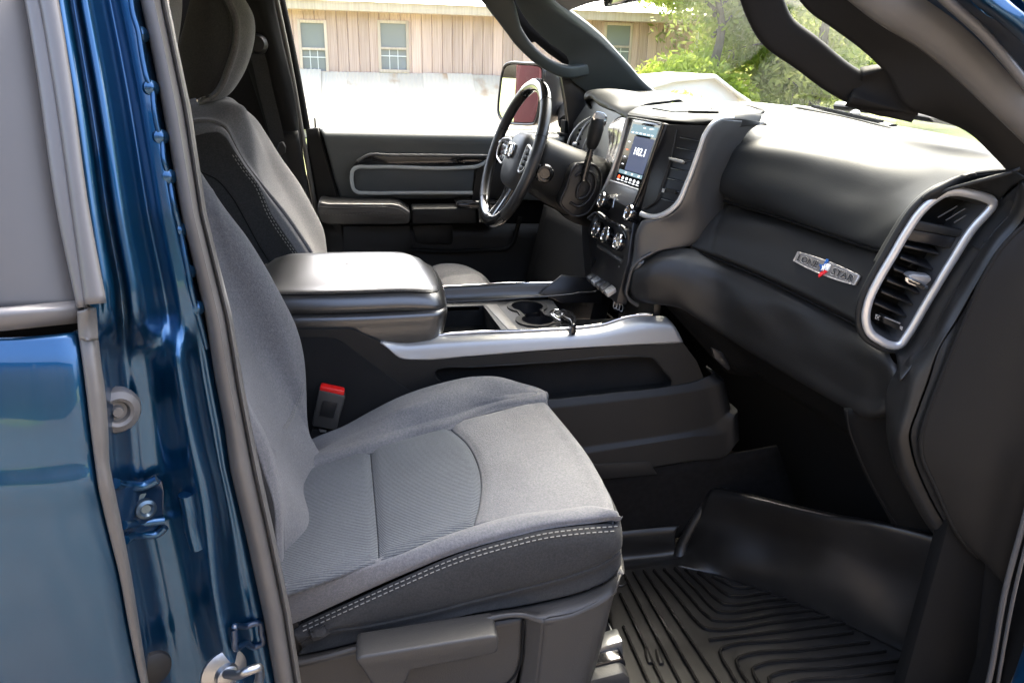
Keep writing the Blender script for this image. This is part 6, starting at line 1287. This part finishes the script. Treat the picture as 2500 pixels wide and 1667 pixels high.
def mref(x, y):
    v = ray(x, y); v /= np.linalg.norm(v); return v - 2 * (v @ mn) * mn
cR = cM + np.array([-.757, .653, 0]) * 8.5; cR[2] = 0
tv = np.array([.653, .757, 0]); dv_ = np.array([-.757, .653, 0])
def mhit(x, y):
    r_ = mref(x, y); t = ((cR - cM) @ dv_) / (r_ @ dv_); return (cM + r_ * t - cR) @ tv
hA_, hB_ = mhit(1254, 230), mhit(1318, 230); sg_ = 1 if hB_ > hA_ else -1; tv = tv * sg_; cR = cR + tv * (abs(hA_) * (1 if hA_ * sg_ > 0 else -1) + 1.5)
for k in range(14):
    a = cR + tv * (-1.5 + .33 * k); prism('board', [a, a + tv * .33, a + tv * .33 + np.array([0, 0, 3.6]), a + np.array([0, 0, 3.6])], dv_ * .05, pmat('barn_red', (.10, .022, .022), .7, var=(4, .5, (.08, .02, .02))) if k == 0 else bpy.data.materials['barn_red'], rs, .004)
prism('shed_roof', [cR + tv * -1.7 + np.array([0, 0, 3.6]) - dv_ * .3, cR + tv * 3.5 + np.array([0, 0, 3.6]) - dv_ * .3, cR + tv * 3.5 + np.array([0, 0, 5]) + dv_ * 3, cR + tv * -1.7 + np.array([0, 0, 5]) + dv_ * 3], (0, 0, .06), M['tinw'], rs, 0)

# ---------------- trees: leaf faces in clumps on limbs
def leafmat(name, c1, c2):
    m = bpy.data.materials.new(name); m.use_nodes = True; N, K = nodes(m); out = N['Material Output']; b = N['Principled BSDF']
    tc = N.new('ShaderNodeTexCoord'); nz = N.new('ShaderNodeTexNoise'); nz.inputs['Scale'].default_value = 1.6; nz.inputs['Detail'].default_value = 8; K.new(tc.outputs['Object'], nz.inputs['Vector'])
    mx = N.new('ShaderNodeMix'); mx.data_type = 'RGBA'; mx.inputs['A'].default_value = (*c1, 1); mx.inputs['B'].default_value = (*c2, 1)
    mr = N.new('ShaderNodeMapRange'); mr.inputs['From Min'].default_value = .38; mr.inputs['From Max'].default_value = .62; K.new(nz.outputs['Fac'], mr.inputs[0]); K.new(mr.outputs[0], mx.inputs['Factor'])
    K.new(mx.outputs['Result'], b.inputs['Base Color']); b.inputs['Roughness'].default_value = .5; b.inputs['Specular IOR Level'].default_value = .4
    tr = N.new('ShaderNodeBsdfTranslucent'); K.new(mx.outputs['Result'], tr.inputs[0]); ms = N.new('ShaderNodeMixShader'); ms.inputs[0].default_value = .62
    K.new(b.outputs[0], ms.inputs[1]); K.new(tr.outputs[0], ms.inputs[2]); K.new(ms.outputs[0], out.inputs[0]); return m
LM = [leafmat('leaf_bright', (.27, .36, .06), (.40, .46, .10)), leafmat('leaf_mid', (.19, .28, .06), (.28, .35, .08)), leafmat('leaf_olive', (.27, .32, .09), (.38, .40, .14))]
bark = pmat('bark', (.11, .09, .075), .9, bump=('noise', 30, .6, .02), var=(6, .6, (.17, .15, .13)))
def tree(name, label, cat, base, h, rad, nleaf, lm, low=.25, leaf=.11, nl=8, group=None, spread=1.0):
    base = np.array(base, float); t = thing(name, label, cat, tuple(base), group)
    pts = np.array([base + np.array([random.uniform(-.1, .1) * h * .1 * k, random.uniform(-.1, .1) * h * .1 * k, h * .75 * k / 5]) for k in range(6)]); pts[0] = base - np.array([0, 0, .1])
    VV, FF = [], []
    v, f = sweep_data(spline(pts, 14), False, (1, .2, .1), [h * .05, h * .035, h * .012], [h * .05, h * .035, h * .012], 8); VV += list(v); FF += f
    cl = []
    for k in range(nl):
        u = random.uniform(low, .95); st = pts[0] + (pts[-1] - pts[0]) * u; a = k * 2.4 + random.uniform(-.4, .4); r = rad * (1 - .45 * abs(u - .45)) * random.uniform(.6, 1.0)
        en = st + np.array([math.cos(a) * r, math.sin(a) * r * spread, random.uniform(.05, .35) * r]); md = (st + en) / 2 + np.array([0, 0, .15 * r])
        v, f = sweep_data(spline([st, md, en], 10), False, (.1, .2, 1), [h * .018, h * .008, h * .003], [h * .018, h * .008, h * .003], 6)
        k0 = len(VV); VV += list(v); FF += [tuple(i + k0 for i in g) for g in f]
        for q in np.linspace(.35, 1.05, 5): cl.append((st * (1 - q) ** 2 + 2 * md * q * (1 - q) + en * q ** 2, rad * random.uniform(.22, .42)))
    cl.append((pts[-1], rad * .5))
    mk('trunk', VV, FF, bark, t)
    C = np.array([c for c, _ in cl]); RD = np.array([r for _, r in cl])
    idx = rng.integers(0, len(cl), nleaf); d = rng.normal(size=(nleaf, 3)); d /= np.linalg.norm(d, axis=1, keepdims=True)
    P = C[idx] + d * (RD[idx] * rng.uniform(.25, 1.0, nleaf) ** .6)[:, None] * np.array([1, 1, .75])
    P[:, 2] = np.maximum(P[:, 2], .1)
    a = rng.normal(size=(nleaf, 3)); a /= np.linalg.norm(a, axis=1, keepdims=True); b = np.cross(a, rng.normal(size=(nleaf, 3))); b /= np.linalg.norm(b, axis=1, keepdims=True)
    s = leaf * rng.uniform(.6, 1.3, nleaf)[:, None]
    Q = np.stack([P - a * s, P - b * s * .38, P + a * s, P + b * s * .38], 1).reshape(-1, 3) - base
    me = bpy.data.meshes.new('crown'); me.vertices.add(len(Q)); me.vertices.foreach_set('co', Q.ravel()); nf = nleaf
    me.loops.add(nf * 4); me.loops.foreach_set('vertex_index', np.arange(nf * 4)); me.polygons.add(nf); me.polygons.foreach_set('loop_start', np.arange(0, nf * 4, 4)); me.update(calc_edges=True); me.validate()
    me.materials.append(lm); o = bpy.data.objects.new('crown', me); COL.objects.link(o); o.parent = t; return t
def gnd(x, y, Y): p = at(x, y, Y=Y); return (p[0], p[1], 0)
tg = 'trees beyond the bonnet'
tree('leafy_tree', 'bright green tree whose branches hang in front of the barn', 'tree', gnd(1745, 120, 14.5), 5.6, 2.0, 15000, LM[0], .12, .085, 11, tg)
tree('leafy_tree', 'pale green tree between the pillar handle and the bright branching tree', 'tree', gnd(1880, 100, 16.), 6.6, 2.7, 14000, LM[2], .12, .10, 10, tg)
tree('leafy_tree', 'green tree showing through the grab handle opening', 'tree', gnd(2020, 100, 14.5), 6.0, 2.6, 14000, LM[0], .10, .09, 10, tg)
tree('leafy_tree', 'darker green tree behind the other trees past the barn end', 'tree', gnd(1800, 60, 25.), 9.5, 4.5, 14000, LM[1], .15, .16, 10, tg)
tree('leafy_tree', 'tall olive tree farthest toward the bonnet side', 'tree', gnd(2120, 60, 24.), 9.5, 4.8, 14000, LM[2], .12, .16, 10, tg)
tree('leafy_tree', 'tree just showing above the blue pillar in the top corner', 'tree', gnd(2490, 30, 12.), 7.5, 3.2, 10000, LM[2], .15, .12, 10, tg)
tree('low_bush', 'low green bush in front of the white shed', 'bush', gnd(1650, 200, 7.5), 1.75, .42, 5000, LM[0], .10, .045, 8)
tree('low_bush', 'olive bush on the meadow right of the white shed', 'bush', gnd(1930, 215, 13.), 1.7, 1.1, 6000, LM[2], .05, .06, 8)
fw = thing('x', 'x', 'x'); bpy.data.objects.remove(fw)
# far wood behind everything
nleaf = 26000; ang = rng.uniform(-.25, 1.25, nleaf); dist = rng.uniform(42, 60, nleaf)
P = np.stack([np.sin(ang) * dist + 6, np.cos(ang) * dist, rng.uniform(0, 1, nleaf) ** 1.2 * (9 + 3 * np.sin(ang * 17) + 2 * np.sin(ang * 41))], 1); keep = P[:, 0] > 12; P = P[keep]; nleaf = len(P)
a = rng.normal(size=(nleaf, 3)); a /= np.linalg.norm(a, axis=1, keepdims=True); b = np.cross(a, rng.normal(size=(nleaf, 3))); b /= np.linalg.norm(b, axis=1, keepdims=True); s = rng.uniform(.25, .55, nleaf)[:, None]
Q = np.stack([P - a * s, P - b * s * .5, P + a * s, P + b * s * .5], 1).reshape(-1, 3)
me = bpy.data.meshes.new('woodland'); me.from_pydata([tuple(q) for q in Q], [], [(4 * i, 4 * i + 1, 4 * i + 2, 4 * i + 3) for i in range(nleaf)]); me.materials.append(LM[1])
o = bpy.data.objects.new('woodland', me); COL.objects.link(o); o['kind'] = 'stuff'; o['label'] = 'far green wood along the edge of the meadow'
